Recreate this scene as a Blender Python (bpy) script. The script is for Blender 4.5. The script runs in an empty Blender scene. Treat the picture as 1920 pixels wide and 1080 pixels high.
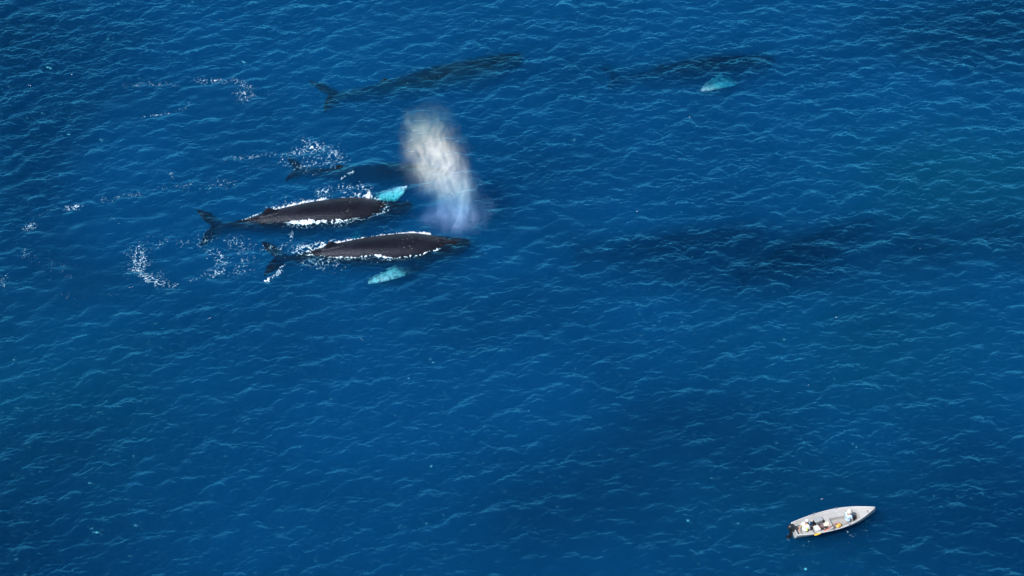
import bpy, bmesh, math, random
import numpy as np
from mathutils import Vector, Matrix

random.seed(7)
rng = np.random.default_rng(11)
scene = bpy.context.scene
C = scene.collection

# ------------------------------------------------------------------ camera
PITCH = math.radians(42.0)
HFOV = math.radians(25.0)
DIST = 144.0
cam_pos = np.array([0.0, -DIST * math.cos(PITCH), DIST * math.sin(PITCH)])
cd = bpy.data.cameras.new('camera')
cd.sensor_width = 36.0
cd.lens = 18.0 / math.tan(HFOV / 2)
cd.clip_start = 1.0
cd.clip_end = 20000.0
cam = bpy.data.objects.new('camera', cd)
C.objects.link(cam)
cam.location = cam_pos
cam.rotation_euler = (math.radians(90) - PITCH, 0, 0)
scene.camera = cam

# ------------------------------------------------------------------ light
SUN_ELEV = math.radians(52)
SUN_AZ = math.radians(218)          # compass bearing seen from above, clockwise from +Y: behind the camera, to the left
world = bpy.data.worlds.new('World')
scene.world = world
world.use_nodes = True
wn = world.node_tree.nodes
wl = world.node_tree.links
sky = wn.new('ShaderNodeTexSky')
sky.sky_type = 'NISHITA'
sky.sun_disc = False
sky.sun_elevation = SUN_ELEV
sky.sun_rotation = SUN_AZ
sky.air_density = 1.0
sky.dust_density = 0.0
sky.ozone_density = 2.0
wn['Background'].inputs['Strength'].default_value = 0.15
wl.new(sky.outputs['Color'], wn['Background'].inputs['Color'])
sd = bpy.data.lights.new('sun', 'SUN')
sd.energy = 5.0
sd.angle = math.radians(0.53)
sd.color = (1.0, 0.97, 0.93)
sun = bpy.data.objects.new('sun', sd)
C.objects.link(sun)
to_sun = Vector((math.sin(SUN_AZ) * math.cos(SUN_ELEV), math.cos(SUN_AZ) * math.cos(SUN_ELEV), math.sin(SUN_ELEV)))
sun.rotation_euler = to_sun.to_track_quat('Z', 'Y').to_euler()
sun.location = (0, 0, 60)

scene.view_settings.view_transform = 'Standard'
scene.view_settings.look = 'None'
scene.view_settings.exposure = 0.46
scene.view_settings.gamma = 1.0
scene.view_settings.use_curve_mapping = False
scene.render.engine = 'CYCLES'
cy = scene.cycles
cy.max_bounces = 4
cy.diffuse_bounces = 2
cy.glossy_bounces = 1
cy.transmission_bounces = 4
cy.volume_bounces = 0
cy.transparent_max_bounces = 12
cy.caustics_reflective = False
cy.caustics_refractive = False
cy.use_denoising = True
cy.denoiser = 'OPENIMAGEDENOISE'
cy.denoising_prefilter = 'ACCURATE'
cy.sample_clamp_indirect = 2.0
cy.use_adaptive_sampling = True
cy.adaptive_threshold = 0.02
cy.adaptive_min_samples = 24
cy.volume_step_rate = 2.0
cy.volume_max_steps = 128


# ------------------------------------------------------------------ helpers
def unproject(px, py, z=0.0):
    """Where the sight line through a pixel of the 1920x1080 photograph meets the level z."""
    t = math.tan(HFOV / 2)
    u = (px - 960.0) / 960.0 * t
    v = (540.0 - py) / 960.0 * t
    d = np.array([u, math.cos(PITCH) + v * math.sin(PITCH), -math.sin(PITCH) + v * math.cos(PITCH)])
    k = (z - cam_pos[2]) / d[2]
    return cam_pos + d * k


def on_upright(px, py, y):
    """The same on the upright plane at depth y."""
    t = math.tan(HFOV / 2)
    u = (px - 960.0) / 960.0 * t
    v = (540.0 - py) / 960.0 * t
    d = np.array([u, math.cos(PITCH) + v * math.sin(PITCH), -math.sin(PITCH) + v * math.cos(PITCH)])
    k = (y - cam_pos[1]) / d[1]
    return cam_pos + d * k


def smooth(a, b, x):
    t = np.clip((np.asarray(x, float) - a) / (b - a), 0, 1)
    return t * t * (3 - 2 * t)


def band_noise(nx, ny, cell, lam_lo, lam_hi, seed):
    """Isotropic random field, unit variance, wavelengths between lam_lo and lam_hi metres."""
    r = np.random.default_rng(seed)
    f = np.fft.rfft2(r.standard_normal((ny, nx)))
    ky = np.fft.fftfreq(ny, cell)[:, None]
    kx = np.fft.rfftfreq(nx, cell)[None, :]
    k = np.hypot(kx, ky)
    k[0, 0] = 1e-9
    g = np.exp(-(k * lam_lo) ** 2 * 0.7) * (1 - np.exp(-(k * lam_hi) ** 2))
    f *= g / k
    o = np.fft.irfft2(f, s=(ny, nx))
    o -= o.mean()
    return o / o.std()


def tagged(o, label=None, category=None, group=None, kind=None):
    if label: o['label'] = label
    if category: o['category'] = category
    if group: o['group'] = group
    if kind: o['kind'] = kind
    return o


def mesh_np(name, V, F4, mat, parent=None, smooth_shade=True, F3=None):
    """One mesh object from arrays of points and quads (and triangles)."""
    me = bpy.data.meshes.new(name)
    V = np.asarray(V, np.float32)
    F4 = np.zeros((0, 4), np.int32) if F4 is None else np.asarray(F4, np.int32)
    F3 = np.zeros((0, 3), np.int32) if F3 is None else np.asarray(F3, np.int32)
    me.vertices.add(len(V))
    me.vertices.foreach_set('co', V.ravel())
    idx = np.concatenate([F4.ravel(), F3.ravel()]).astype(np.int32)
    n4, n3 = len(F4), len(F3)
    me.loops.add(len(idx))
    me.loops.foreach_set('vertex_index', idx)
    me.polygons.add(n4 + n3)
    starts = np.concatenate([np.arange(n4) * 4, n4 * 4 + np.arange(n3) * 3]).astype(np.int32)
    me.polygons.foreach_set('loop_start', starts)
    me.polygons.foreach_set('use_smooth', np.full(n4 + n3, smooth_shade))
    me.update(calc_edges=True)
    me.validate()
    if mat is not None:
        me.materials.append(mat)
    o = bpy.data.objects.new(name, me)
    C.objects.link(o)
    if parent is not None:
        o.parent = parent
    return o


def bm_obj(name, bm, mat, parent=None, smooth_shade=False):
    me = bpy.data.meshes.new(name)
    bmesh.ops.recalc_face_normals(bm, faces=bm.faces)
    bm.to_mesh(me)
    bm.free()
    for p in me.polygons:
        p.use_smooth = smooth_shade
    me.materials.append(mat)
    o = bpy.data.objects.new(name, me)
    C.objects.link(o)
    if parent is not None:
        o.parent = parent
    return o


def empty(name, loc, rotz=0.0):
    o = bpy.data.objects.new(name, None)
    o.empty_display_size = 0.2
    C.objects.link(o)
    o.location = loc
    o.rotation_euler = (0, 0, rotz)
    return o


def nodes_of(m):
    m.use_nodes = True
    return m.node_tree.nodes, m.node_tree.links


def simple_mat(name, col, rough=0.5, spec=0.5, metal=0.0, vary=0.12, scale=8.0, col2=None, bump=0.0):
    m = bpy.data.materials.new(name)
    n, l = nodes_of(m)
    b = n['Principled BSDF']
    b.inputs['Roughness'].default_value = rough
    b.inputs['Metallic'].default_value = metal
    b.inputs['Specular IOR Level'].default_value = spec
    tc = n.new('ShaderNodeTexCoord')
    t = n.new('ShaderNodeTexNoise')
    t.inputs['Scale'].default_value = scale
    t.inputs['Detail'].default_value = 5
    l.new(tc.outputs['Object'], t.inputs['Vector'])
    r = n.new('ShaderNodeValToRGB')
    c2 = col2 or tuple(c * (1 - vary * 2) for c in col)
    r.color_ramp.elements[0].position = 0.3
    r.color_ramp.elements[0].color = (*c2, 1)
    r.color_ramp.elements[1].position = 0.65
    r.color_ramp.elements[1].color = (*col, 1)
    l.new(t.outputs['Fac'], r.inputs['Fac'])
    l.new(r.outputs['Color'], b.inputs['Base Color'])
    if bump:
        bp = n.new('ShaderNodeBump')
        bp.inputs['Strength'].default_value = bump
        bp.inputs['Distance'].default_value = 0.02
        l.new(t.outputs['Fac'], bp.inputs['Height'])
        l.new(bp.outputs['Normal'], b.inputs['Normal'])
    return m


# ------------------------------------------------------------------ the sea: waves
CELL = 0.068
X0, X1, Y0, Y1 = -41.0, 41.0, -27.5, 34.5
NX = int(round((X1 - X0) / CELL)) + 1
NY = int(round((Y1 - Y0) / CELL)) + 1
gx = X0 + np.arange(NX) * CELL
gy = Y0 + np.arange(NY) * CELL
GX, GY = np.meshgrid(gx, gy)


def wave_field(lam_lo, lam_hi, lam_peak, slope_rms, wind_deg, spread, cross, seed):
    """Random sea: elevation and horizontal displacement on the grid."""
    r = np.random.default_rng(seed)
    px, py = 1350, 1000
    f = np.fft.fft2(r.standard_normal((py, px)))
    kx = 2 * math.pi * np.fft.fftfreq(px, CELL)[None, :]
    ky = 2 * math.pi * np.fft.fftfreq(py, CELL)[:, None]
    k = np.hypot(kx, ky)
    k[0, 0] = 1e-6
    th = np.arctan2(ky, kx)
    kp = 2 * math.pi / lam_peak
    S = k ** -4.0 * np.exp(-1.25 * (kp / k) ** 2)
    c = np.abs(np.cos(th - math.radians(wind_deg)))
    D = c ** spread + cross
    S = S * D
    S *= (k > 2 * math.pi / lam_hi) & (k < 2 * math.pi / lam_lo)
    h = f * np.sqrt(S)
    sx = np.fft.ifft2(1j * kx * h).real
    sy = np.fft.ifft2(1j * ky * h).real
    g = slope_rms / math.sqrt((sx ** 2 + sy ** 2).mean())
    z = np.fft.ifft2(h).real * g
    dx = np.fft.ifft2(-1j * kx / k * h).real * g
    dy = np.fft.ifft2(-1j * ky / k * h).real * g
    return z[:NY, :NX], dx[:NY, :NX], dy[:NY, :NX]


def spot(px, py, rx, ry, ang=0.0):
    """Soft patch on the water centred under a pixel, radii in metres."""
    p = unproject(px, py)
    a = math.radians(ang)
    ux = (GX - p[0]) * math.cos(a) + (GY - p[1]) * math.sin(a)
    uy = -(GX - p[0]) * math.sin(a) + (GY - p[1]) * math.cos(a)
    return np.exp(-((ux / rx) ** 2 + (uy / ry) ** 2))


zL, dxL, dyL = wave_field(0.9, 16.0, 2.3, 0.175, 117, 2.6, 0.14, 5)
zS, dxS, dyS = wave_field(0.17, 0.9, 0.6, 0.30, 106, 2.4, 0.16, 9)
# a weaker swell running across the first
zX, dxX, dyX = wave_field(0.8, 9.0, 2.4, 0.055, 62, 5.0, 0.03, 13)
zL, dxL, dyL = zL + zX, dxL + dxX, dyL + dyX
# water smoothed by the whales' passage
slick = np.zeros_like(GX)
for a in [(170, 530, 3.2, 3.4), (330, 500, 3.4, 2.6), (320, 420, 3.5, 2.0), (450, 440, 3.0, 1.6), (430, 185, 3.0, 2.0),
          (250, 195, 2.6, 1.4), (600, 230, 2.5, 1.6), (620, 425, 4.0, 1.1), (560, 330, 2.6, 1.4), (800, 400, 2.0, 1.6),
          (150, 440, 3.0, 1.6), (690, 330, 3.0, 1.2)]:
    slick = np.maximum(slick, spot(*a))
gust = 0.7 * band_noise(NX, NY, CELL, 8.0, 45.0, 31) + 0.7 * band_noise(NX, NY, CELL, 2.5, 9.0, 33)
gust = gust - 1.3 * spot(1190, 830, 7, 6) - 1.0 * spot(30, 700, 6, 14) - 1.0 * spot(1880, 620, 6, 9) + 0.7 * spot(800, 600, 10, 6) + 0.6 * spot(700, 120, 12, 6)
amp_small = np.clip(1 + 0.17 * gust, 0.4, 1.5) * (1 - 0.75 * slick)
amp_large = np.clip(1 + 0.10 * gust, 0.5, 1.4) * (1 - 0.45 * slick)
calm_boat = 1 - 0.7 * spot(1565, 985, 3.2, 1.8, 16)
amp_small *= calm_boat
amp_large *= calm_boat
edge = smooth(X0, X0 + 3, GX) * smooth(X1, X1 - 3, GX) * smooth(Y0, Y0 + 2.5, GY) * smooth(Y1, Y1 - 3, GY)
SZ = (zL * amp_large + zS * amp_small) * edge
SX = GX + 0.70 * (dxL * amp_large + dxS * amp_small * 0.8) * edge
SY = GY + 0.70 * (dyL * amp_large + dyS * amp_small * 0.8) * edge
# water heaped up over the backs and heads of the whales
for a, hgt in [((690, 318, 1.6, 0.8, 20), 0.32), ((735, 372, 1.2, 0.9), 0.12), ((600, 412, 4.5, 0.8), 0.08), ((690, 484, 4.2, 0.7), 0.08),
               ((395, 425, 1.6, 1.2), 0.08)]:
    SZ = SZ + hgt * spot(*a)


# ------------------------------------------------------------------ where the boat lies
_st = unproject(1489.3, 992.8, 0.50)
_bw = unproject(1641.5, 950.4, 0.74)
BOAT_ROT = math.atan2(_bw[1] - _st[1], _bw[0] - _st[0])
BOAT_L = math.hypot(_bw[0] - _st[0], _bw[1] - _st[1])
BOAT_O = np.array([_st[0], _st[1], 0.0])
BT = np.array([0, .12, .25, .4, .55, .68, .80, .90, .96, 1.0])
BB = np.array([.098, .122, .140, .150, .146, .126, .092, .050, .021, .002])       # half beam / length


def boat_local(px, py, z):
    p = unproject(px, py, z) - BOAT_O
    c, s_ = math.cos(BOAT_ROT), math.sin(BOAT_ROT)
    return np.array([p[0] * c + p[1] * s_, -p[0] * s_ + p[1] * c, z])


_c, _s = math.cos(BOAT_ROT), math.sin(BOAT_ROT)
_lx = (SX - BOAT_O[0]) * _c + (SY - BOAT_O[1]) * _s
_ly = -(SX - BOAT_O[0]) * _s + (SY - BOAT_O[1]) * _c
_in = (_lx > 0.05) & (_lx < BOAT_L * 0.97) & (np.abs(_ly) < np.interp(_lx / BOAT_L, BT, BB) * BOAT_L * 0.84)
SZ = np.where(_in, np.minimum(SZ, -0.07), SZ)


# patches of murkier, darker water, of paler, greener water, and vignette shade painted into corners and edges: how much light each lets through
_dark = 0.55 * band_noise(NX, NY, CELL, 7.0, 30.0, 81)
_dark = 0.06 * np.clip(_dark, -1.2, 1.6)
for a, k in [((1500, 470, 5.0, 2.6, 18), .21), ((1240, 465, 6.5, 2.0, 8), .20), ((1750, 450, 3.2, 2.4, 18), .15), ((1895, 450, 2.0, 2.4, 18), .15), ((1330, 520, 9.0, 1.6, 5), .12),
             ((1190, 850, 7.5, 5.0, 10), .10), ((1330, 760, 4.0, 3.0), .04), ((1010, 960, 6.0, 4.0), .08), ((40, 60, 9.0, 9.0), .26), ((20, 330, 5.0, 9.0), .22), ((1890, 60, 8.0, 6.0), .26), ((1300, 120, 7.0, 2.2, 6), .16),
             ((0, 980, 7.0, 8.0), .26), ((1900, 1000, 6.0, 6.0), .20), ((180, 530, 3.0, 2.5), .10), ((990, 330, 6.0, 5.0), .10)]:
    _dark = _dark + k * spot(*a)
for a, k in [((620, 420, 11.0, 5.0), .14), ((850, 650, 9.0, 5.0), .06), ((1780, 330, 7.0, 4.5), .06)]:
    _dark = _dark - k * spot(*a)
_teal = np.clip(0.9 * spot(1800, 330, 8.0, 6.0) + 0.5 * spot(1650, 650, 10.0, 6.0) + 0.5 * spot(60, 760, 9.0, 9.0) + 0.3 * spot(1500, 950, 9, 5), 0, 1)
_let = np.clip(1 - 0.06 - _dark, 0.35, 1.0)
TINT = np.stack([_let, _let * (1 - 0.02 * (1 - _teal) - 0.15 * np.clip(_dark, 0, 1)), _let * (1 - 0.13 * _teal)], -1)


def sea_z(x, y):
    """Height of the water at world points (arrays)."""
    fx = np.clip((np.asarray(x) - X0) / CELL, 0, NX - 1.001)
    fy = np.clip((np.asarray(y) - Y0) / CELL, 0, NY - 1.001)
    ix, iy = fx.astype(int), fy.astype(int)
    ax, ay = fx - ix, fy - iy
    return (SZ[iy, ix] * (1 - ax) * (1 - ay) + SZ[iy, ix + 1] * ax * (1 - ay)
            + SZ[iy + 1, ix] * (1 - ax) * ay + SZ[iy + 1, ix + 1] * ax * ay)


def sea_material():
    m = bpy.data.materials.new('sea_water')
    n, l = nodes_of(m)
    n.clear()
    out = n.new('ShaderNodeOutputMaterial')
    # Fresnel from the angle between sight line and surface, alike from above and below
    geo = n.new('ShaderNodeNewGeometry')
    dot = n.new('ShaderNodeVectorMath')
    dot.operation = 'DOT_PRODUCT'
    l.new(geo.outputs['Normal'], dot.inputs[0])
    l.new(geo.outputs['Incoming'], dot.inputs[1])
    ab = n.new('ShaderNodeMath'); ab.operation = 'ABSOLUTE'
    l.new(dot.outputs['Value'], ab.inputs[0])
    om = n.new('ShaderNodeMath'); om.operation = 'SUBTRACT'; om.use_clamp = True
    om.inputs[0].default_value = 1.0
    l.new(ab.outputs[0], om.inputs[1])
    pw = n.new('ShaderNodeMath'); pw.operation = 'POWER'
    pw.inputs[1].default_value = 3.25
    l.new(om.outputs[0], pw.inputs[0])
    fr = n.new('ShaderNodeMath'); fr.operation = 'MULTIPLY_ADD'; fr.use_clamp = True
    fr.inputs[1].default_value = 0.98
    fr.inputs[2].default_value = 0.02
    l.new(pw.outputs[0], fr.inputs[0])
    gl = n.new('ShaderNodeBsdfGlossy')
    gl.inputs['Roughness'].default_value = 0.31
    gl.inputs['Color'].default_value = (0.14, 0.78, 1.0, 1)
    tr = n.new('ShaderNodeBsdfTransparent')
    mx = n.new('ShaderNodeMixShader')
    l.new(fr.outputs[0], mx.inputs['Fac'])
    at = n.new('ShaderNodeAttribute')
    at.attribute_name = 'tint_vignette'
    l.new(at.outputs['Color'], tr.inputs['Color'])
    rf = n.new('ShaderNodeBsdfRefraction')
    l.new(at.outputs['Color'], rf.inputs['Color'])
    rf.inputs['IOR'].default_value = 1.33
    rf.inputs['Roughness'].default_value = 0.0
    mt = n.new('ShaderNodeMixShader')
    mt.inputs['Fac'].default_value = 0.40
    l.new(tr.outputs[0], mt.inputs[1])
    l.new(rf.outputs[0], mt.inputs[2])
    l.new(mt.outputs[0], mx.inputs[1])
    l.new(gl.outputs[0], mx.inputs[2])
    l.new(mx.outputs[0], out.inputs['Surface'])
    vs = n.new('ShaderNodeVolumeScatter')
    vs.inputs['Color'].default_value = SCATTER_COL
    vs.inputs['Density'].default_value = SCATTER_DEN
    vs.inputs['Anisotropy'].default_value = 0.0
    va = n.new('ShaderNodeVolumeAbsorption')
    va.inputs['Color'].default_value = ABSORB_COL
    va.inputs['Density'].default_value = ABSORB_DEN
    ad = n.new('ShaderNodeAddShader')
    l.new(vs.outputs[0], ad.inputs[0])
    l.new(va.outputs[0], ad.inputs[1])
    l.new(ad.outputs[0], out.inputs['Volume'])
    return m


SCATTER_DEN = 0.27
SCATTER_COL = (0.03, 0.30, 0.99, 1)
ABSORB_DEN = 1.4
ABSORB_COL = (0.0, 0.875, 0.979, 1)


def build_sea():
    # the fine grid, then ever wider cells out to the horizon
    grow = np.cumsum(0.09 * 1.42 ** np.arange(28))
    n_o = len(grow)
    ex = np.concatenate([X0 - grow[::-1], gx, X1 + grow])
    ey = np.concatenate([Y0 - grow[::-1], gy, Y1 + grow])
    PX, PY = np.meshgrid(ex, ey)
    PZ = np.zeros_like(PX)
    s = (slice(n_o, n_o + NY), slice(n_o, n_o + NX))
    PX[s] = SX; PY[s] = SY; PZ[s] = SZ
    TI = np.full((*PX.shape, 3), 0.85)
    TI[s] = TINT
   
    ny, nx = PX.shape
    V = np.stack([PX, PY, PZ], -1).reshape(-1, 3)
    i = np.arange(ny * nx).reshape(ny, nx)
    F = np.stack([i[:-1, :-1], i[:-1, 1:], i[1:, 1:], i[1:, :-1]], -1).reshape(-1, 4)
    # walls down to the bed and a bottom, so the water is a closed body
    ring = np.concatenate([i[0, :-1], i[:-1, -1], i[-1, :0:-1], i[:0:-1, 0]])
    low = V[ring].copy()
    low[:, 2] = -60.0
    b0 = len(V)
    V = np.concatenate([V, low, [[0, 0, -60.0]]])
    m = len(ring)
    k = np.arange(m)
    k2 = (k + 1) % m
    W = np.stack([ring[k], b0 + k, b0 + k2, ring[k2]], -1)
    B = np.stack([b0 + k2, b0 + k, np.full(m, b0 + m)], -1)
    o = mesh_np('sea', V, np.concatenate([F, W]), sea_material(), F3=B)
    a = o.data.attributes.new('tint_vignette', 'FLOAT_COLOR', 'POINT')
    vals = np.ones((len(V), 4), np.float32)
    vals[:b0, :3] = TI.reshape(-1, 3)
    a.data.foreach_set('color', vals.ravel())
    tagged(o, 'deep blue rippled open sea', 'sea', kind='structure')
    return o


build_sea()
_bed = 9000.0
o = mesh_np('seabed', [(-_bed, -_bed, -45), (_bed, -_bed, -45), (_bed, _bed, -45), (-_bed, _bed, -45)], [(0, 1, 2, 3)],
            simple_mat('seabed_sand', (0.30, 0.27, 0.21), 0.9, scale=0.05))
tagged(o, 'sandy sea bottom far below the water', 'seabed', kind='structure')


# ------------------------------------------------------------------ whales
def skin_material(name, base, pale, mottle):
    m = bpy.data.materials.new(name)
    n, l = nodes_of(m)
    b = n['Principled BSDF']
    b.inputs['Roughness'].default_value = 0.38
    b.inputs['Specular IOR Level'].default_value = 0.22
    b.inputs['Specular Tint'].default_value = (0.52, 0.70, 1.0, 1)
    b.inputs['Coat Tint'].default_value = (0.85, 0.92, 1.0, 1)
    ge = n.new('ShaderNodeNewGeometry')
    sz = n.new('ShaderNodeSeparateXYZ')
    l.new(ge.outputs['Position'], sz.inputs[0])
    dry = n.new('ShaderNodeMapRange')
    dry.inputs['From Min'].default_value = -0.06
    dry.inputs['From Max'].default_value = 0.10
    l.new(sz.outputs['Z'], dry.inputs['Value'])
    for nm_, k_ in (('Specular IOR Level', 0.13), ('Coat Weight', 0.22)):
        w_ = n.new('ShaderNodeMath'); w_.operation = 'MULTIPLY'
        w_.inputs[1].default_value = k_
        l.new(dry.outputs[0], w_.inputs[0])
        l.new(w_.outputs[0], b.inputs[nm_])
    b.inputs['Coat Roughness'].default_value = 0.16
    b.inputs['Coat IOR'].default_value = 1.33
    tc = n.new('ShaderNodeTexCoord')
    big = n.new('ShaderNodeTexNoise')
    big.inputs['Scale'].default_value = 1.1
    big.inputs['Detail'].default_value = 6
    big.inputs['Roughness'].default_value = 0.62
    l.new(tc.outputs['Object'], big.inputs['Vector'])
    r = n.new('ShaderNodeValToRGB')
    r.color_ramp.elements[0].position = 0.42
    r.color_ramp.elements[0].color = (*base, 1)
    r.color_ramp.elements[1].position = 0.75
    r.color_ramp.elements[1].color = (*mottle, 1)
    l.new(big.outputs['Fac'], r.inputs['Fac'])
    # barnacle scars: small pale dots in patches
    vo = n.new('ShaderNodeTexVoronoi')
    vo.inputs['Scale'].default_value = 5.0
    l.new(tc.outputs['Object'], vo.inputs['Vector'])
    dots = n.new('ShaderNodeMapRange')
    dots.inputs['From Min'].default_value = 0.20
    dots.inputs['From Max'].default_value = 0.12
    l.new(vo.outputs['Distance'], dots.inputs['Value'])
    pn = n.new('ShaderNodeTexNoise')
    pn.inputs['Scale'].default_value = 0.8
    l.new(tc.outputs['Object'], pn.inputs['Vector'])
    pm = n.new('ShaderNodeMapRange')
    pm.inputs['From Min'].default_value = 0.52
    pm.inputs['From Max'].default_value = 0.62
    l.new(pn.outputs['Fac'], pm.inputs['Value'])
    mu = n.new('ShaderNodeMath'); mu.operation = 'MULTIPLY'
    l.new(dots.outputs[0], mu.inputs[0]); l.new(pm.outputs[0], mu.inputs[1])
    mu2 = n.new('ShaderNodeMath'); mu2.operation = 'MULTIPLY'
    mu2.inputs[1].default_value = 0.55
    l.new(mu.outputs[0], mu2.inputs[0])
    mx = n.new('ShaderNodeMix'); mx.data_type = 'RGBA'
    l.new(mu2.outputs[0], mx.inputs['Factor'])
    l.new(r.outputs['Color'], mx.inputs['A'])
    mx.inputs['B'].default_value = (0.30, 0.25, 0.23, 1)
    at = n.new('ShaderNodeAttribute')
    at.attribute_name = 'pale'
    fn = n.new('ShaderNodeTexNoise')
    fn.inputs['Scale'].default_value = 4.2
    fn.inputs['Detail'].default_value = 5
    fn.inputs['Distortion'].default_value = 1.2
    l.new(tc.outputs['Object'], fn.inputs['Vector'])
    sub = n.new('ShaderNodeMath'); sub.operation = 'MULTIPLY_ADD'
    sub.inputs[1].default_value = 4.6
    sub.inputs[2].default_value = -2.45
    l.new(fn.outputs['Fac'], sub.inputs[0])
    add = n.new('ShaderNodeMath'); add.operation = 'ADD'; add.use_clamp = True
    l.new(at.outputs['Fac'], add.inputs[0]); l.new(sub.outputs[0], add.inputs[1])
    mul = n.new('ShaderNodeMath'); mul.operation = 'MULTIPLY'; mul.use_clamp = True
    l.new(add.outputs[0], mul.inputs[0]); l.new(at.outputs['Fac'], mul.inputs[1])
    mx2 = n.new('ShaderNodeMix'); mx2.data_type = 'RGBA'
    l.new(mul.outputs[0], mx2.inputs['Factor'])
    l.new(mx.outputs['Result'], mx2.inputs['A'])
    mx2.inputs['B'].default_value = (*pale, 1)
    l.new(mx2.outputs['Result'], b.inputs['Base Color'])
    bp = n.new('ShaderNodeBump')
    bp.inputs['Strength'].default_value = 0.85
    bp.inputs['Distance'].default_value = 0.035
    fine = n.new('ShaderNodeTexNoise')
    fine.inputs['Scale'].default_value = 17.0
    fine.inputs['Detail'].default_value = 6
    l.new(tc.outputs['Object'], fine.inputs['Vector'])
    l.new(fine.outputs['Fac'], bp.inputs['Height'])
    l.new(bp.outputs['Normal'], b.inputs['Normal'])
    l.new(bp.outputs['Normal'], b.inputs['Coat Normal'])
    return m


skin = skin_material('whale_skin', (0.0055, 0.0052, 0.0078), (0.80, 0.88, 0.96), (0.013, 0.0125, 0.018))
skin_grey = skin_material('whale_skin_grey', (0.006, 0.007, 0.007), (0.9, 0.92, 0.9), (0.020, 0.030, 0.030))

S_K = np.array([0.0, .015, .05, .10, .16, .22, .30, .38, .46, .54, .62, .70, .78, .85, .91, .955, .985])
W_K = np.array([.012, .032, .053, .069, .083, .090, .100, .101, .096, .087, .074, .059, .045, .034, .026, .021, .012])
H_K = np.array([.008, .018, .032, .046, .066, .082, .094, .096, .092, .085, .075, .063, .050, .039, .028, .018, .008])


def prof(s, K):
    """Smooth interpolation through the knots."""
    s = np.asarray(s, float)
    d = np.gradient(K, S_K)
    i = np.clip(np.searchsorted(S_K, s) - 1, 0, len(S_K) - 2)
    h = S_K[i + 1] - S_K[i]
    t = np.clip((s - S_K[i]) / h, 0, 1)
    return ((2 * t ** 3 - 3 * t ** 2 + 1) * K[i] + (t ** 3 - 2 * t ** 2 + t) * h * d[i]
            + (-2 * t ** 3 + 3 * t ** 2) * K[i + 1] + (t ** 3 - t ** 2) * h * d[i + 1])


def tube_faces(nr, ns, base):
    i = base + np.arange(nr * ns).reshape(nr, ns)
    j = np.roll(i, -1, axis=1)
    F = np.stack([i[:-1], j[:-1], j[1:], i[1:]], -1).reshape(-1, 4)
    return F


class Build:
    """Closed shells collected for one voxel union."""
    def __init__(self):
        self.V, self.F4, self.F3, self.n = [], [], [], 0

    def shell(self, rings):
        """rings: (nr, ns, 3); ends capped with a fan."""
        nr, ns, _ = rings.shape
        self.V.append(rings.reshape(-1, 3))
        self.F4.append(tube_faces(nr, ns, self.n))
        c0, c1 = rings[0].mean(0), rings[-1].mean(0)
        self.V.append(np.array([c0, c1]))
        a = self.n + nr * ns
        k = np.arange(ns)
        k2 = (k + 1) % ns
        self.F3.append(np.stack([self.n + k2, self.n + k, np.full(ns, a)], -1))
        e = self.n + (nr - 1) * ns
        self.F3.append(np.stack([e + k, e + k2, np.full(ns, a + 1)], -1))
        self.n += nr * ns + 2

    def ball(self, c, r, n=8):
        u = np.linspace(0.05, math.pi - 0.05, n)
        v = np.linspace(0, 2 * math.pi, n * 2, endpoint=False)
        r = np.broadcast_to(np.asarray(r, float), (3,))
        R = np.stack([np.sin(u)[:, None] * np.cos(v) * r[0] + c[0], np.sin(u)[:, None] * np.sin(v) * r[1] + c[1],
                      np.cos(u)[:, None] * np.ones_like(v) * r[2] + c[2]], -1)
        self.shell(R[:, ::-1])

    def limb(self, pts, rad, ns=14):
        """Tapered limb along points, round ends."""
        pts = [np.asarray(p, float) for p in pts]
        P, Rr = [], []
        for i in range(len(pts) - 1):
            m = 6
            for k in range(m):
                t = k / m
                P.append(pts[i] * (1 - t) + pts[i + 1] * t)
                Rr.append(rad[i] * (1 - t) + rad[i + 1] * t)
        P.append(pts[-1]); Rr.append(rad[-1])
        P = np.array(P); Rr = np.array(Rr)
        T = np.gradient(P, axis=0)
        T /= np.linalg.norm(T, axis=1)[:, None] + 1e-9
        P = np.concatenate([[P[0] - T[0] * Rr[0] * .9, P[0] - T[0] * Rr[0] * .55], P, [P[-1] + T[-1] * Rr[-1] * .55, P[-1] + T[-1] * Rr[-1] * .9]])
        Rr = np.concatenate([[Rr[0] * .35, Rr[0] * .83], Rr, [Rr[-1] * .83, Rr[-1] * .35]])
        T = np.concatenate([[T[0], T[0]], T, [T[-1], T[-1]]])
        up = np.array([0.31, 0.2, 0.93])
        v = np.linspace(0, 2 * math.pi, ns, endpoint=False)
        rings = []
        for p, r, t in zip(P, Rr, T):
            a = np.cross(t, up); a /= np.linalg.norm(a) + 1e-9
            b = np.cross(t, a)
            rings.append(p + r * (np.cos(v)[:, None] * a + np.sin(v)[:, None] * b))
        self.shell(np.array(rings))

    def union(self, voxel, smooth_it=2):
        me = bpy.data.meshes.new('tmp')
        o = mesh_np('tmp', np.concatenate(self.V), np.concatenate(self.F4), None, F3=np.concatenate(self.F3))
        md = o.modifiers.new('r', 'REMESH')
        md.mode = 'VOXEL'
        md.voxel_size = voxel
        md.use_smooth_shade = True
        sm = o.modifiers.new('s', 'SMOOTH')
        sm.factor = 0.5
        sm.iterations = smooth_it
        dg = bpy.context.evaluated_depsgraph_get()
        res = bpy.data.meshes.new_from_object(o.evaluated_get(dg))
        old = o.data
        bpy.data.objects.remove(o)
        bpy.data.meshes.remove(old)
        bpy.data.meshes.remove(me)
        return res


def coords(me):
    a = np.empty(len(me.vertices) * 3, np.float32)
    me.vertices.foreach_get('co', a)
    return a.reshape(-1, 3).astype(float)


WATERLINES = {}


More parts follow.
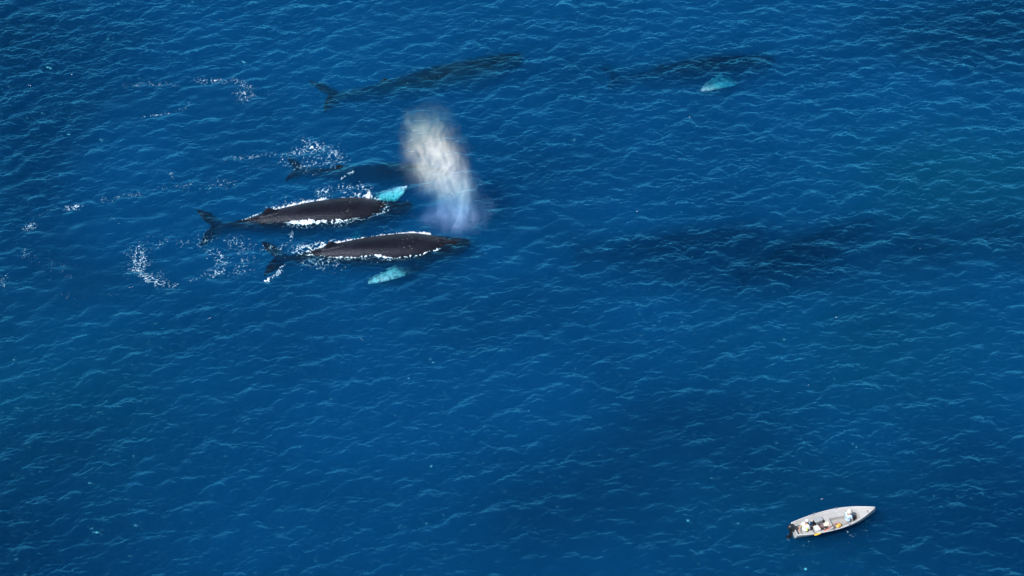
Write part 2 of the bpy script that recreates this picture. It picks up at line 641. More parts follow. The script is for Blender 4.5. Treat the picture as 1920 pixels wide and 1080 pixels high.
def make_whale(head_px, tail_px, z_keys, pec_near, pec_far, label, mat, L=None, roll=0.0, bend=0.0, pale_from=0.25,
               fluke_tilt=0.0, seed=0, group='humpback whales swimming in a loose pod'):
    """z_keys: (s, height of the back's ridge over the water). pec: (sweep deg from straight out towards the tail, droop deg, length share, twist)."""
    zs = np.array([k[0] for k in z_keys]); zz = np.array([k[1] for k in z_keys])
    ridge = lambda s: np.interp(s, np.linspace(0, 1.05, 120), np.convolve(np.pad(np.interp(np.linspace(0, 1.05, 120), zs, zz), 9, mode='edge'), np.hanning(19) / np.hanning(19).sum(), 'valid'))
    zh = float(ridge(0.0)); zt = float(ridge(0.985))
    H = unproject(*head_px, zh - 0.1); T = unproject(*tail_px, zt - 0.15)
    ax = T - H; ax[2] = 0
    Lw = np.linalg.norm(ax) / 0.985
    L = Lw if L is None else L
    rot = math.atan2(ax[1], ax[0])
    r = np.random.default_rng(100 + seed)
    B = Build()
    # trunk
    s = np.linspace(0, 0.985, 110)
    th = np.linspace(0, 2 * math.pi, 56, endpoint=False)
    w = prof(s, W_K) * L; h = prof(s, H_K) * L
    ct, st = np.cos(th), np.sin(th)
    e = 0.92
    yy = np.sign(ct) * np.abs(ct) ** e
    top = np.sign(st) * np.abs(st) ** e
    R = np.zeros((len(s), len(th), 3))
    R[:, :, 0] = (s * L)[:, None]
    R[:, :, 1] = w[:, None] * yy
    belly = np.where(st < 0, 1.0 + 0.22 * np.exp(-((s - 0.22) / 0.16) ** 2)[:, None], 1.0)
    # the back is ridged towards the tail, flat over the head
    ridge_f = smooth(0.45, 0.8, s)[:, None]
    R[:, :, 2] = h[:, None] * top * belly
    R[:, :, 1] *= 1 - 0.28 * ridge_f * np.clip(st, 0, 1) ** 2
    # a ridge down the middle of the rostrum
    R[:, :, 2] += (np.exp(-((s - 0.07) / 0.06) ** 2) * 0.006 * L)[:, None] * np.exp(-(yy / 0.25) ** 2) * (st > 0)
    B.shell(R)
    # blowhole splash guard
    for y in (-0.008, 0.008):
        B.limb([(0.125 * L, y * L, prof(.125, H_K) * L * 0.98), (0.155 * L, y * 1.2 * L, prof(.155, H_K) * L * 0.99)], [0.006 * L, 0.008 * L], 8)
    # knobs on the head
    for k in range(26):
        ss = r.uniform(0.015, 0.115)
        q = r.choice([-1, 1]) * r.choice([0.0, 0.5, 0.55, 0.92, 0.96])
        zq = math.sqrt(max(0, 1 - abs(q) ** 2)) * prof(ss, H_K) * L
        B.ball((ss * L, q * prof(ss, W_K) * L, zq), r.uniform(0.0045, 0.0068) * L, 5)
    # back fin on its hump
    nf = 16
    u = np.linspace(0, 1, nf)
    base_s = 0.625 + 0.12 * u
    hz = prof(base_s, H_K) * L
    fin_h = 0.038 * L * (np.clip(u / 0.62, 0, 1) ** 1.4) * (1 - smooth(0.62, 0.98, u))
    rings = []
    v = np.linspace(0, 2 * math.pi, 12, endpoint=False)
    for i in range(nf):
        xx = base_s[i] * L + 0.012 * L * u[i]
        hh = fin_h[i] + 0.012 * L
        rings.append(np.stack([np.full(12, xx), 0.007 * L * np.cos(v) * (1 - 0.4 * (np.sin(v) > 0.3)), hz[i] - 0.016 * L + (np.sin(v) * 0.5 + 0.5) * (hh + 0.006 * L)], -1))
    B.shell(np.array(rings))
    # flukes
    n_sp, n_ch = 26, 20
    for sd_ in (-1, 1):
        rings = []
        for i in range(n_sp):
            t = i / (n_sp - 1)
            y = t * 0.142
            lead = 0.905 + 0.150 * t ** 1.3 - 0.010 * math.sin(math.pi * t)
            trail = 0.985 + 0.034 * math.sin(math.pi * min(t * 1.05, 1)) ** 0.8 * (1 - 0.35 * t) + 0.074 * t ** 1.7
            trail = max(trail, lead + 0.004)
            wob = 0.0022 * math.sin(t * 37 + sd_ + seed) * smooth(0.1, 0.3, t) * smooth(1.0, 0.85, t)
            trail += float(wob)
            a = np.linspace(0, 2 * math.pi, n_ch, endpoint=False)
            mid, hc = (lead + trail) / 2, (trail - lead) / 2
            th_ = 0.0030 + 0.0095 * (1 - t) ** 1.5
            z = 0.004 * math.sin(math.pi * t) + fluke_tilt * sd_ * y
            prof_th = np.sin(a) * th_ * (0.75 + 0.45 * -np.cos(a))
            rings.append(np.stack([(mid - hc * np.cos(a) * -1 * -1) * L, np.full(n_ch, sd_ * y * L), (z + prof_th) * L], -1))
        rings = np.array(rings)
        B.shell(rings if sd_ > 0 else rings[:, ::-1])
    # flippers
    axes = []
    for sd_, pc in ((1, pec_near), (-1, pec_far)):
        if pc is None:
            continue
        sweep, droop, ln, twist, broad = pc if len(pc) == 5 else (*pc, 1.0)
        sweep, droop, twist = math.radians(sweep), math.radians(droop), math.radians(twist)
        d = np.array([math.sin(sweep) * math.cos(droop), sd_ * math.cos(sweep) * math.cos(droop), -math.sin(droop)])
        root = np.array([0.235 * L, sd_ * prof(.235, W_K) * L * 0.72, -0.25 * prof(.235, H_K) * L])
        cdir = np.array([math.cos(sweep), -sd_ * math.sin(sweep), 0.0])
        nrm = np.cross(d, cdir); nrm /= np.linalg.norm(nrm)
        cdir2 = cdir * math.cos(twist) + nrm * math.sin(twist)
        nrm2 = np.cross(d, cdir2); nrm2 /= np.linalg.norm(nrm2)
        n_l = 30
        rings = []
        a = np.linspace(0, 2 * math.pi, 18, endpoint=False)
        for i in range(n_l):
            t = i / (n_l - 1)
            ch = broad * (0.028 + 0.008 * math.sin(math.pi * min(1, t * 1.25)) - 0.010 * t) * math.sqrt(max(0.02, 1 - smooth(0.80, 1.0, t) * 0.97))
            ch += 0.0018 * abs(math.sin(t * 24)) * (t > 0.25)
            tk = 0.0115 * (1 - 0.62 * t)
            p = root + d * (t * ln * L) + cdir2 * (0.030 * L * t ** 1.6) + np.array([0, 0, -0.03 * L * t * t])
            rings.append(p + (np.cos(a)[:, None] * cdir2 * ch + np.sin(a)[:, None] * nrm2 * tk) * L)
        B.shell(np.array(rings))
        axes.append((root, d, ln * L, sd_))
    me = B.union(0.0044 * L, 2)
    co = coords(me)
    # pale flippers
    pale = np.zeros(len(co))
    sv = co[:, 0] / L
    wv, hv = prof(np.clip(sv, 0, .98), W_K) * L, prof(np.clip(sv, 0, .98), H_K) * L
    out = ((co[:, 1] / wv) ** 2 + (co[:, 2] / (hv * 1.15)) ** 2) > 1.12
    for root, d, ln, sd_ in axes:
        t = (co - root) @ d / ln
        pale = np.maximum(pale, smooth(pale_from - 0.1, pale_from + 0.15, t) * (co[:, 1] * sd_ > 0) * out * (sv < 0.62))
    pale = np.maximum(pale, 0.55 * ((co[:, 2] < -0.8 * hv) & (sv > 0.02) & (sv < 0.5) & ~out))
    # roll, arch of the back, sideways bend
    cr, sr = math.cos(roll), math.sin(roll)
    y, z = co[:, 1] * cr - co[:, 2] * sr, co[:, 1] * sr + co[:, 2] * cr
    z = z + ridge(sv) - hv * (sv < 0.98)
    y = y + bend * L * (sv - 0.45) ** 2 * np.sign(sv - 0.45) * (sv > 0.45)
    co = np.stack([co[:, 0], y, z], -1)
    me.vertices.foreach_set('co', co.astype(np.float32).ravel())
    me.name = 'humpback_whale'
    at = me.attributes.new('pale', 'FLOAT', 'POINT')
    at.data.foreach_set('value', pale.astype(np.float32))
    me.materials.clear()
    me.materials.append(mat)
    me.polygons.foreach_set('use_smooth', np.full(len(me.polygons), True))
    me.update()
    o = bpy.data.objects.new('humpback_whale', me)
    C.objects.link(o)
    o.location = (H[0], H[1], 0)
    o.rotation_euler = (0, 0, rot)
    tagged(o, label, 'whale', group)
    c, s_ = math.cos(rot), math.sin(rot)
    WATERLINES[seed] = np.stack([H[0] + co[:, 0] * c - co[:, 1] * s_, H[1] + co[:, 0] * s_ + co[:, 1] * c, co[:, 2], sv, co[:, 1]], -1)
    return o


# back of whale A breaks the surface, nearest but one to the camera
make_whale((772, 386), (398, 428), [(0, -0.22), (.10, -0.12), (.155, 0.04), (.22, .42), (.34, .55), (.5, .52), (.62, .44), (.70, .36), (.77, .12), (.83, -.04), (.90, -.14), (.95, -.22), (1.05, -.26)],
           (35, 35, .30, 10), (-80, -14, .25, 25, 1.35),
           'dark whale with bare back out of the water and white splash at its blowhole', skin, fluke_tilt=-0.05, seed=1)
make_whale((882, 455), (517, 487), [(0, -0.12), (.10, -0.03), (.165, 0.14), (.25, .52), (.36, .56), (.5, .54), (.62, .46), (.70, .38), (.78, .12), (.86, -.12), (.91, -.18), (.95, -.20), (1.05, -.20)],
           (56, -12, .35, 12, 1.6), (40, 40, .30, 10),
           'dark whale nearest the boat, bare back, knobbly head and pale flipper under water', skin, fluke_tilt=-0.02, seed=2, pale_from=0.42)
make_whale((978, 106), (618, 182), [(0, -.45), (.2, -.32), (.4, -.28), (.55, -.36), (.7, -.52), (.8, -.50), (1.05, -.36)],
           (55, 30, .30, 10), (60, 40, .28, 10),
           'long dark green whale wholly under water near the top, above the misty spout', skin_grey, fluke_tilt=-0.02, seed=3, pale_from=1.5)
make_whale((840, 325), (556, 322), [(0, -.6), (.2, -.3), (.4, -.14), (.6, -.2), (.8, -.36), (1.05, -.32)],
           (50, 30, .30, 10), (60, 40, .28, 10),
           'dark whale just under water, its head behind the misty spout', skin, fluke_tilt=0.04, seed=4, pale_from=1.5)
make_whale((1452, 112), (1150, 150), [(0, -.9), (.2, -.6), (.4, -.5), (.6, -.6), (.8, -.9), (1.05, -1.1)],
           (46, -25, .42, 15, 1.9), (60, 30, .28, 10),
           'dim whale deep under water with one bright blue white flipper showing', skin, seed=5, pale_from=0.28)
make_whale((1640, 415), (1380, 520), [(0, -1.6), (.2, -1.3), (.4, -1.2), (.6, -1.3), (.8, -1.6), (1.05, -1.8)],
           (60, 30, .30, 10), (60, 30, .28, 10),
           'faint dark whale shape deep down, right of two blurred shapes at middle right', skin, seed=6, pale_from=1.5)
make_whale((1430, 440), (1090, 480), [(0, -1.8), (.2, -1.5), (.4, -1.4), (.6, -1.5), (.8, -1.8), (1.05, -2.0)],
           (60, 30, .30, 10), (60, 30, .28, 10),
           'faint dark whale shape deep down, left of two blurred shapes at middle right', skin, seed=8, pale_from=1.5)


# ------------------------------------------------------------------ foam
def foam_material(film=False):
    m = bpy.data.materials.new('foam')
    n, l = nodes_of(m)
    b = n['Principled BSDF']
    b.inputs['Base Color'].default_value = (0.70, 0.75, 0.78, 1)
    b.inputs['Roughness'].default_value = 0.7
    b.inputs['Specular IOR Level'].default_value = 0.22
    b.inputs['Specular Tint'].default_value = (0.52, 0.70, 1.0, 1)
    b.inputs['Coat Tint'].default_value = (0.85, 0.92, 1.0, 1)
    tc = n.new('ShaderNodeTexCoord')
    t = n.new('ShaderNodeTexNoise')
    t.inputs['Scale'].default_value = 14
    t.inputs['Detail'].default_value = 4
    l.new(tc.outputs['Object'], t.inputs['Vector'])
    bp = n.new('ShaderNodeBump')
    bp.inputs['Strength'].default_value = 0.8
    bp.inputs['Distance'].default_value = 0.05
    l.new(t.outputs['Fac'], bp.inputs['Height'])
    l.new(bp.outputs['Normal'], b.inputs['Normal'])
    if film:
        at = n.new('ShaderNodeAttribute')
        at.attribute_name = 'thick'
        l.new(at.outputs['Fac'], b.inputs['Alpha'])
        mc = n.new('ShaderNodeMix'); mc.data_type = 'RGBA'
        l.new(at.outputs['Fac'], mc.inputs['Factor'])
        mc.inputs['A'].default_value = (0.10, 0.50, 0.66, 1)
        mc.inputs['B'].default_value = (0.56, 0.60, 0.64, 1)
        l.new(mc.outputs['Result'], b.inputs['Base Color'])
    return m


FOAM_FILM = foam_material(True)
FOAM = foam_material()
FC = 0.026


def cover(d):
    """Share of the water that the foam hides."""
    return float(np.interp(d, [.4, .6, .8, 1.0, 1.3, 1.7], [0, .025, .11, .30, .70, 1.2]))


class FoamSheet:
    def __init__(self, x0, x1, y0, y1, seed):
        self.x = np.arange(x0, x1, FC)
        self.y = np.arange(y0, y1, FC)
        self.X, self.Y = np.meshgrid(self.x, self.y)
        ny, nx = self.X.shape
        a = band_noise(nx, ny, FC, 0.22, 0.9, seed)
        b = band_noise(nx, ny, FC, 0.07, 0.28, seed + 1)
        c = band_noise(nx, ny, FC, 0.8, 3.5, seed + 2)
        warp = 1 - np.abs(a + 0.16 * b) / 0.75
        lace = np.clip(warp, -0.5, 1) * 0.88 + np.clip(0.5 + 0.24 * b, 0, 1) * 0.12
        q = np.sort(lace.ravel()[::37])
        self.lace = np.interp(lace, q, np.linspace(0, 1, len(q)))
        self.patch = 0.5 + 0.28 * c
        self.fine = b
        self.D = np.zeros_like(self.X)
        self.up = np.zeros_like(self.X)

    def stroke(self, pts, width, dens, rise=0.0, patchy=0.5):
        dens = cover(dens)
        P = [unproject(*p)[:2] for p in pts]
        if len(P) == 1:
            P = P * 2
        A = np.array(P)
        lo, hi = A.min(0) - 2.3 * width, A.max(0) + 2.3 * width
        w = (slice(*np.searchsorted(self.y, (lo[1], hi[1]))), slice(*np.searchsorted(self.x, (lo[0], hi[0]))))
        X, Y = self.X[w], self.Y[w]
        best = np.full_like(X, 1e9)
        for (ax, ay), (bx, by) in zip(P[:-1], P[1:]):
            dx, dy = bx - ax, by - ay
            q = dx * dx + dy * dy + 1e-9
            t = np.clip(((X - ax) * dx + (Y - ay) * dy) / q, 0, 1)
            best = np.minimum(best, (X - ax - t * dx) ** 2 + (Y - ay - t * dy) ** 2)
        e = np.exp(-best / width ** 2)
        g = e * dens * (1 - patchy + patchy * np.clip(self.patch[w] * 2, 0, 1.6))
        self.up[w] = np.where(g > self.D[w], np.maximum(self.up[w], rise * e), self.up[w])
        self.D[w] = np.maximum(self.D[w], g)
        return self

    def waterline(self, key, s0, s1, side, width, dens, rise=0.0, patchy=0.7):
        dens = cover(dens)
        w = WATERLINES[key]
        d = np.abs(w[:, 2] - sea_z(w[:, 0], w[:, 1]))
        k = (d < 0.07) & (w[:, 3] > s0) & (w[:, 3] < s1) & (w[:, 4] * side > 0)
        ix = ((w[k, 0] - self.x[0]) / FC).astype(int)
        iy = ((w[k, 1] - self.y[0]) / FC).astype(int)
        ok = (ix >= 0) & (iy >= 0) & (ix < len(self.x)) & (iy < len(self.y))
        M = np.zeros_like(self.X)
        M[iy[ok], ix[ok]] = 1
        fy = np.fft.fftfreq(M.shape[0], FC)[:, None]
        fx = np.fft.rfftfreq(M.shape[1], FC)[None, :]
        g = np.fft.irfft2(np.fft.rfft2(M) * np.exp(-(math.pi * width) ** 2 * (fx ** 2 + fy ** 2)), s=M.shape)
        g = np.clip(g / max(g.max() * 0.45, 1e-9), 0, 1)
        gg = g * dens * (1 - patchy + patchy * np.clip(self.patch * 2, 0, 1.35))
        self.up = np.where(gg > self.D, np.maximum(self.up, rise * g), self.up)
        self.D = np.maximum(self.D, gg)
        return self

    def build(self, name, label):
        f = self.lace - 1 + self.D
        on = f > -0.34 * np.clip(self.D * 5, 0, 1)
        cell = on[:-1, :-1] | on[1:, :-1] | on[:-1, 1:] | on[1:, 1:]
        cell &= (on[:-1, :-1].astype(int) + on[1:, :-1] + on[:-1, 1:] + on[1:, 1:]) >= 2
        idx = np.full(on.shape, -1)
        need = np.zeros_like(on)
        need[:-1, :-1] |= cell; need[1:, :-1] |= cell; need[:-1, 1:] |= cell; need[1:, 1:] |= cell
        idx[need] = np.arange(need.sum())
        x, y = self.X[need], self.Y[need]
        gxp = np.clip((x - X0) / CELL, 0, NX - 2).astype(int)
        gyp = np.clip((y - Y0) / CELL, 0, NY - 2).astype(int)
        z = sea_z(x, y)
        ox = SX[gyp, gxp] - GX[gyp, gxp]
        oy = SY[gyp, gxp] - GY[gyp, gxp]
        v = np.clip(f[need], -0.35, 0.6)
        lump = 0.006 + 0.05 * np.clip(v, 0, 0.5) + self.up[need] * (0.25 + 0.75 * np.clip(0.5 + 0.45 * self.fine[need], 0, 1.4)) * smooth(0, 0.25, v)
        V = np.stack([x + ox, y + oy, z + lump - 0.012 * (v <= 0.0)], -1)
        i, j = np.nonzero(cell)
        F = np.stack([idx[i, j], idx[i, j + 1], idx[i + 1, j + 1], idx[i + 1, j]], -1)
        o = mesh_np(name, V, F, FOAM_FILM)
        at = o.data.attributes.new('thick', 'FLOAT', 'POINT')
        al = 0.34 * smooth(-0.34, 0.02, v) + 0.66 * smooth(-0.02, 0.14, v + 0.03 * self.fine[need])
        at.data.foreach_set('value', al.astype(np.float32))
        tagged(o, label, 'foam', kind='stuff')
        return o


def region(px0, py0, px1, py1):
    a, b, c, d = unproject(px0, py0), unproject(px1, py0), unproject(px0, py1), unproject(px1, py1)
    return min(a[0], c[0]), max(b[0], d[0]), min(c[1], d[1]), max(a[1], b[1])


fs = FoamSheet(*region(440, 340, 800, 430), 41)
fs.waterline(1, .42, .68, -1, .16, 1.35, .12).waterline(1, .67, .84, -1, .05, 1.05, .02).waterline(1, .33, .60, 1, .17, 1.40, .06)
fs.waterline(1, .12, .30, 1, .30, .82, .03).waterline(1, .14, .34, -1, .14, .95, .04).waterline(1, .6, .82, 1, .06, .8)
fs.stroke([(560, 414), (600, 411), (640, 402)], .45, 1.0, .06).stroke([(655, 402), (690, 402), (712, 392), (714, 378)], .45, .82, .04)
fs.stroke([(600, 361), (640, 352), (680, 349), (700, 357)], .40, .80, .04).stroke([(692, 371)], .24, 1.7, .40).stroke([(650, 362), (672, 364), (690, 370)], .2, .95, .10)
fs.stroke([(700, 385), (680, 396), (650, 400)], .9, .55).stroke([(725, 395), (750, 397)], .3, .5)
fs.waterline(1, .40, .70, -1, .45, .80, .05).waterline(1, .30, .62, 1, .42, .80)
fs.build('foam', 'white wash along the whale with the splash at its blowhole')
fs = FoamSheet(*region(460, 425, 900, 545), 47)
fs.waterline(2, .20, .70, -1, .08, 1.5, .12, .55).waterline(2, .70, .87, -1, .15, 1.15, .06).waterline(2, .31, .66, 1, .06, 1.2, .02, .8)
fs.waterline(2, .16, .30, 1, .05, 1.0, .02).waterline(2, .64, .9, 1, .10, .95, .02)
fs.stroke([(560, 470), (592, 463), (622, 459)], .40, 1.0, .10).stroke([(575, 490), (600, 495), (625, 494)], .5, .78).stroke([(730, 478), (760, 477)], .35, 1.05, .06)
fs.stroke([(531, 497), (516, 517), (498, 527)], .12, 1.1).stroke([(494, 466), (506, 464)], .2, .8).stroke([(522, 466), (540, 456), (547, 436)], .16, .82).stroke([(520, 480), (545, 476), (575, 470)], .25, .6)
fs.waterline(2, .22, .86, -1, .32, .74, .05).waterline(2, .30, .7, 1, .30, .70)
fs.build('foam', 'white wash along the whale nearest the boat')
fs = FoamSheet(*region(-10, 425, 480, 590), 53)
fs.stroke([(258, 470), (262, 490), (255, 505)], .55, .88).stroke([(255, 505), (272, 520), (300, 530), (318, 534)], .36, .88).stroke([(318, 534), (350, 530), (378, 520), (398, 505)], .10, .80)
fs.stroke([(440, 455), (458, 468), (460, 495), (445, 512)], .60, .72).stroke([(405, 475), (418, 492), (412, 506), (396, 514)], .42, .83).stroke([(388, 468), (402, 478)], .25, .8)
fs.stroke([(296, 462), (312, 456)], .25, .72).stroke([(335, 457), (350, 455)], .28, .8).stroke([(370, 447), (390, 455)], .3, .66).stroke([(280, 512), (300, 522)], .5, .62)
fs.stroke([(45, 470), (48, 480)], .22, .78).stroke([(5, 520), (6, 535)], .25, .72).stroke([(75, 490), (110, 500), (130, 520)], .7, .52).stroke([(95, 550), (140, 558)], .5, .5).stroke([(210, 550), (235, 548)], .25, .6)
fs.stroke([(380, 440), (385, 452), (372, 462)], .35, .66).stroke([(240, 455), (330, 445), (400, 455)], .7, .46)
fs.build('foam', 'broken ring of lacy white foam left by the whales')
fs = FoamSheet(*region(-10, 325, 450, 440), 59)
fs.stroke([(128, 391), (148, 388)], .26, .95).stroke([(50, 430), (60, 420)], .26, .92).stroke([(195, 374), (230, 369), (262, 365)], .22, .70).stroke([(262, 365), (300, 353), (335, 348)], .2, .6)
fs.stroke([(335, 348), (380, 350), (440, 342)], .45, .66).stroke([(320, 325), (330, 345)], .2, .7).stroke([(205, 405), (220, 420)], .2, .6).stroke([(60, 415), (90, 395), (130, 388)], .12, .58)
fs.build('foam', 'thin broken foam line trailing left across the sea')
fs = FoamSheet(*region(400, 250, 680, 350), 61)
fs.stroke([(562, 285), (590, 276), (615, 283), (632, 298)], .50, .86).stroke([(570, 305), (600, 305), (628, 300)], .75, .72).stroke([(565, 262), (578, 261)], .3, .76)
fs.stroke([(425, 298), (470, 294), (530, 289), (560, 288)], .22, .76).stroke([(530, 300), (548, 312), (575, 315)], .35, .72).stroke([(640, 337), (652, 331), (662, 326)], .09, .95).stroke([(470, 318), (520, 306)], .2, .66)
fs.build('foam', 'lacy white foam patch beside the tail of the hidden headed whale')
fs = FoamSheet(*region(190, 130, 520, 235), 67)
fs.stroke([(230, 160), (270, 157), (330, 160)], .22, .72).stroke([(375, 150), (412, 150), (450, 155), (470, 165)], .30, .76).stroke([(445, 172), (470, 180), (455, 187)], .35, .80).stroke([(430, 170), (500, 175)], .25, .58)
fs.stroke([(255, 228), (270, 217), (300, 214), (345, 205), (355, 195)], .11, .80).stroke([(540, 145), (560, 150)], .2, .5)
fs.build('foam', 'sparse foam flecks in the upper left of the sea')
fs = FoamSheet(*region(1480, 985, 1640, 1040), 71)
fs.stroke([(1588, 996), (1598, 1001)], .20, .66).stroke([(1612, 1000), (1622, 996)], .22, .66).stroke([(1500, 1026), (1516, 1022)], .3, .6).stroke([(1540, 1005), (1600, 1010)], .6, .42).stroke([(1480, 1003), (1490, 1006)], .4, .5)
fs.build('foam', 'small foam flecks on the water beside the boat')
# single bright specks of broken crests over the open sea
pts = []
for k in range(14):
    px, py = rng.uniform(0, 1920), rng.uniform(0, 1080)
    pts.append((px, py, rng.uniform(0.012, 0.026)))
V, F = [], []
for px, py, r_ in pts:
    p = unproject(px, py)
    for q in range(rng.integers(1, 4)):
        cx, cy_ = p[0] + rng.normal(0, .09), p[1] + rng.normal(0, .05)
        b0 = len(V)
        nn = 7
        for a in range(nn):
            rr = r_ * rng.uniform(.6, 1.2)
            V.append((cx + rr * math.cos(a / nn * 6.283) * 1.6, cy_ + rr * math.sin(a / nn * 6.283), 0.012))
        V.append((cx, cy_, 0.012 + r_ * .6))
        for a in range(nn):
            F.append((b0 + a, b0 + (a + 1) % nn, b0 + nn))
V = np.array(V)
V[:, 2] += sea_z(V[:, 0], V[:, 1])
o = mesh_np('foam', V, None, FOAM, F3=np.array(F))
tagged(o, 'tiny white specks of foam scattered over the open sea', 'foam', kind='stuff')


# ------------------------------------------------------------------ the spout of spray
def build_spout():
    base = unproject(852, 425)
    y0 = base[1]
    lobes = [(818, 298, 54, 56, .74), (848, 345, 42, 54, .62), (864, 392, 34, 56, .46), (802, 238, 46, 40, .17), (824, 412, 40, 26, .30), (905, 390, 26, 30, .12), (856, 412, 56, 34, .36), (784, 262, 26, 34, .18)]
    P = []
    for px, py, rx, ry, d in lobes:
        c = on_upright(px, py, y0)
        e = on_upright(px + rx, py, y0)
        t = on_upright(px, py - ry, y0)
        P.append((c[0] - base[0], 0.0, c[2], e[0] - c[0], t[2] - c[2], d))
    m = bpy.data.materials.new('spray_mist')
    n, l = nodes_of(m)
    n.clear()
    out = n.new('ShaderNodeOutputMaterial')
    tc = n.new('ShaderNodeTexCoord')
    wob = n.new('ShaderNodeTexNoise')
    wob.inputs['Scale'].default_value = 0.5
    wob.inputs['Detail'].default_value = 5
    l.new(tc.outputs['Object'], wob.inputs['Vector'])
    ws = n.new('ShaderNodeVectorMath'); ws.operation = 'MULTIPLY_ADD'
    ws.inputs[1].default_value = (2.6, 1.6, 1.8)
    ws.inputs[2].default_value = (-1.3, -0.8, -0.9)
    l.new(wob.outputs['Color'], ws.inputs[0])
    vec = n.new('ShaderNodeVectorMath'); vec.operation = 'ADD'
    l.new(tc.outputs['Object'], vec.inputs[0]); l.new(ws.outputs[0], vec.inputs[1])
    total = None
    for (x, y, z, rx, rz, d) in P:
        sb = n.new('ShaderNodeVectorMath'); sb.operation = 'SUBTRACT'
        sb.inputs[1].default_value = (x, y, z)
        l.new(vec.outputs[0], sb.inputs[0])
        dv = n.new('ShaderNodeVectorMath'); dv.operation = 'DIVIDE'
        dv.inputs[1].default_value = (rx, rx * 0.8, rz)
        l.new(sb.outputs[0], dv.inputs[0])
        ln = n.new('ShaderNodeVectorMath'); ln.operation = 'LENGTH'
        l.new(dv.outputs[0], ln.inputs[0])
        mr = n.new('ShaderNodeMapRange')
        mr.interpolation_type = 'SMOOTHSTEP'
        mr.inputs['From Min'].default_value = 1.5
        mr.inputs['From Max'].default_value = 0.0
        l.new(ln.outputs['Value'], mr.inputs['Value'])
        sq = n.new('ShaderNodeMath'); sq.operation = 'POWER'
        sq.inputs[1].default_value = 1.7
        l.new(mr.outputs[0], sq.inputs[0])
        mr = n.new('ShaderNodeMath'); mr.operation = 'MULTIPLY'
        mr.inputs[1].default_value = d
        l.new(sq.outputs[0], mr.inputs[0])
        if total is None:
            total = mr.outputs[0]
        else:
            ad = n.new('ShaderNodeMath'); ad.operation = 'ADD'
            l.new(total, ad.inputs[0]); l.new(mr.outputs[0], ad.inputs[1])
            total = ad.outputs[0]
    # falling veils: streaks drawn out along the fall of the drops
    mp = n.new('ShaderNodeMapping')
    mp.inputs['Rotation'].default_value = (0, math.radians(14), 0)
    mp.inputs['Scale'].default_value = (3.0, 1.8, 0.30)
    l.new(vec.outputs[0], mp.inputs['Vector'])
    st = n.new('ShaderNodeTexNoise')
    st.inputs['Scale'].default_value = 1.0
    st.inputs['Detail'].default_value = 4
    st.inputs['Roughness'].default_value = 0.6
    l.new(mp.outputs[0], st.inputs['Vector'])
    sm = n.new('ShaderNodeMapRange')
    sm.inputs['From Min'].default_value = 0.38
    sm.inputs['From Max'].default_value = 0.66
    sm.inputs['To Min'].default_value = 0.2
    sm.inputs['To Max'].default_value = 2.0
    l.new(st.outputs['Fac'], sm.inputs['Value'])
    mu = n.new('ShaderNodeMath'); mu.operation = 'MULTIPLY'
    bl = n.new('ShaderNodeTexNoise')
    bl.inputs['Scale'].default_value = 0.75
    bl.inputs['Detail'].default_value = 5
    l.new(tc.outputs['Object'], bl.inputs['Vector'])
    br = n.new('ShaderNodeMapRange')
    br.inputs['From Min'].default_value = 0.32
    br.inputs['From Max'].default_value = 0.66
    br.inputs['To Min'].default_value = 0.15
    br.inputs['To Max'].default_value = 1.7
    l.new(bl.outputs['Fac'], br.inputs['Value'])
    mb = n.new('ShaderNodeMath'); mb.operation = 'MULTIPLY'
    l.new(total, mb.inputs[0]); l.new(br.outputs[0], mb.inputs[1])
    l.new(mb.outputs[0], mu.inputs[0]); l.new(sm.outputs[0], mu.inputs[1])
    mu2 = n.new('ShaderNodeMath'); mu2.operation = 'MULTIPLY'
    mu2.inputs[1].default_value = SPOUT_DEN
    l.new(mu.outputs[0], mu2.inputs[0])
    # rainbow light painted into the mist's scatter colour by height: violet low down, cream and green towards the top
    sx = n.new('ShaderNodeSeparateXYZ')
    l.new(vec.outputs[0], sx.inputs[0])
    hr = n.new('ShaderNodeMapRange')
    hr.inputs['From Min'].default_value = 0.0
    hr.inputs['From Max'].default_value = 9.0
    l.new(sx.outputs['Z'], hr.inputs['Value'])
    cr = n.new('ShaderNodeValToRGB')
    els = cr.color_ramp.elements
    els[0].position = 0.0; els[0].color = (0.42, 0.55, 1.0, 1)
    els[1].position = 1.0; els[1].color = (0.55, 0.92, 0.70, 1)
    for p_, c_ in ((0.16, (0.24, 0.50, 1.0, 1)), (0.33, (0.48, 0.84, 1.0, 1)), (0.5, (0.90, 1.0, 0.90, 1)), (0.72, (1.0, 0.96, 0.66, 1))):
        e = els.new(p_); e.color = c_
    l.new(hr.outputs[0], cr.inputs['Fac'])
    vs = n.new('ShaderNodeVolumeScatter')
    vs.inputs['Anisotropy'].default_value = -0.4
    l.new(cr.outputs['Color'], vs.inputs['Color'])
    l.new(mu2.outputs[0], vs.inputs['Density'])
    l.new(vs.outputs[0], out.inputs['Volume'])
    m.volume_intersection_method = 'ACCURATE' if hasattr(m, 'volume_intersection_method') else m.volume_intersection_method
    lo = np.array([min(p[0] - p[3] for p in P), -2.2, 0.15]) - [0.4, 0, 0]
    hi = np.array([max(p[0] + p[3] for p in P), 2.2, max(p[2] + p[4] for p in P)]) + [0.4, 0, 1.2]
    # a rounded plume-shaped skin that just holds the mist
    rings = []
    zz = np.linspace(lo[2], hi[2], 26)
    a = np.linspace(0, 2 * math.pi, 28, endpoint=False)
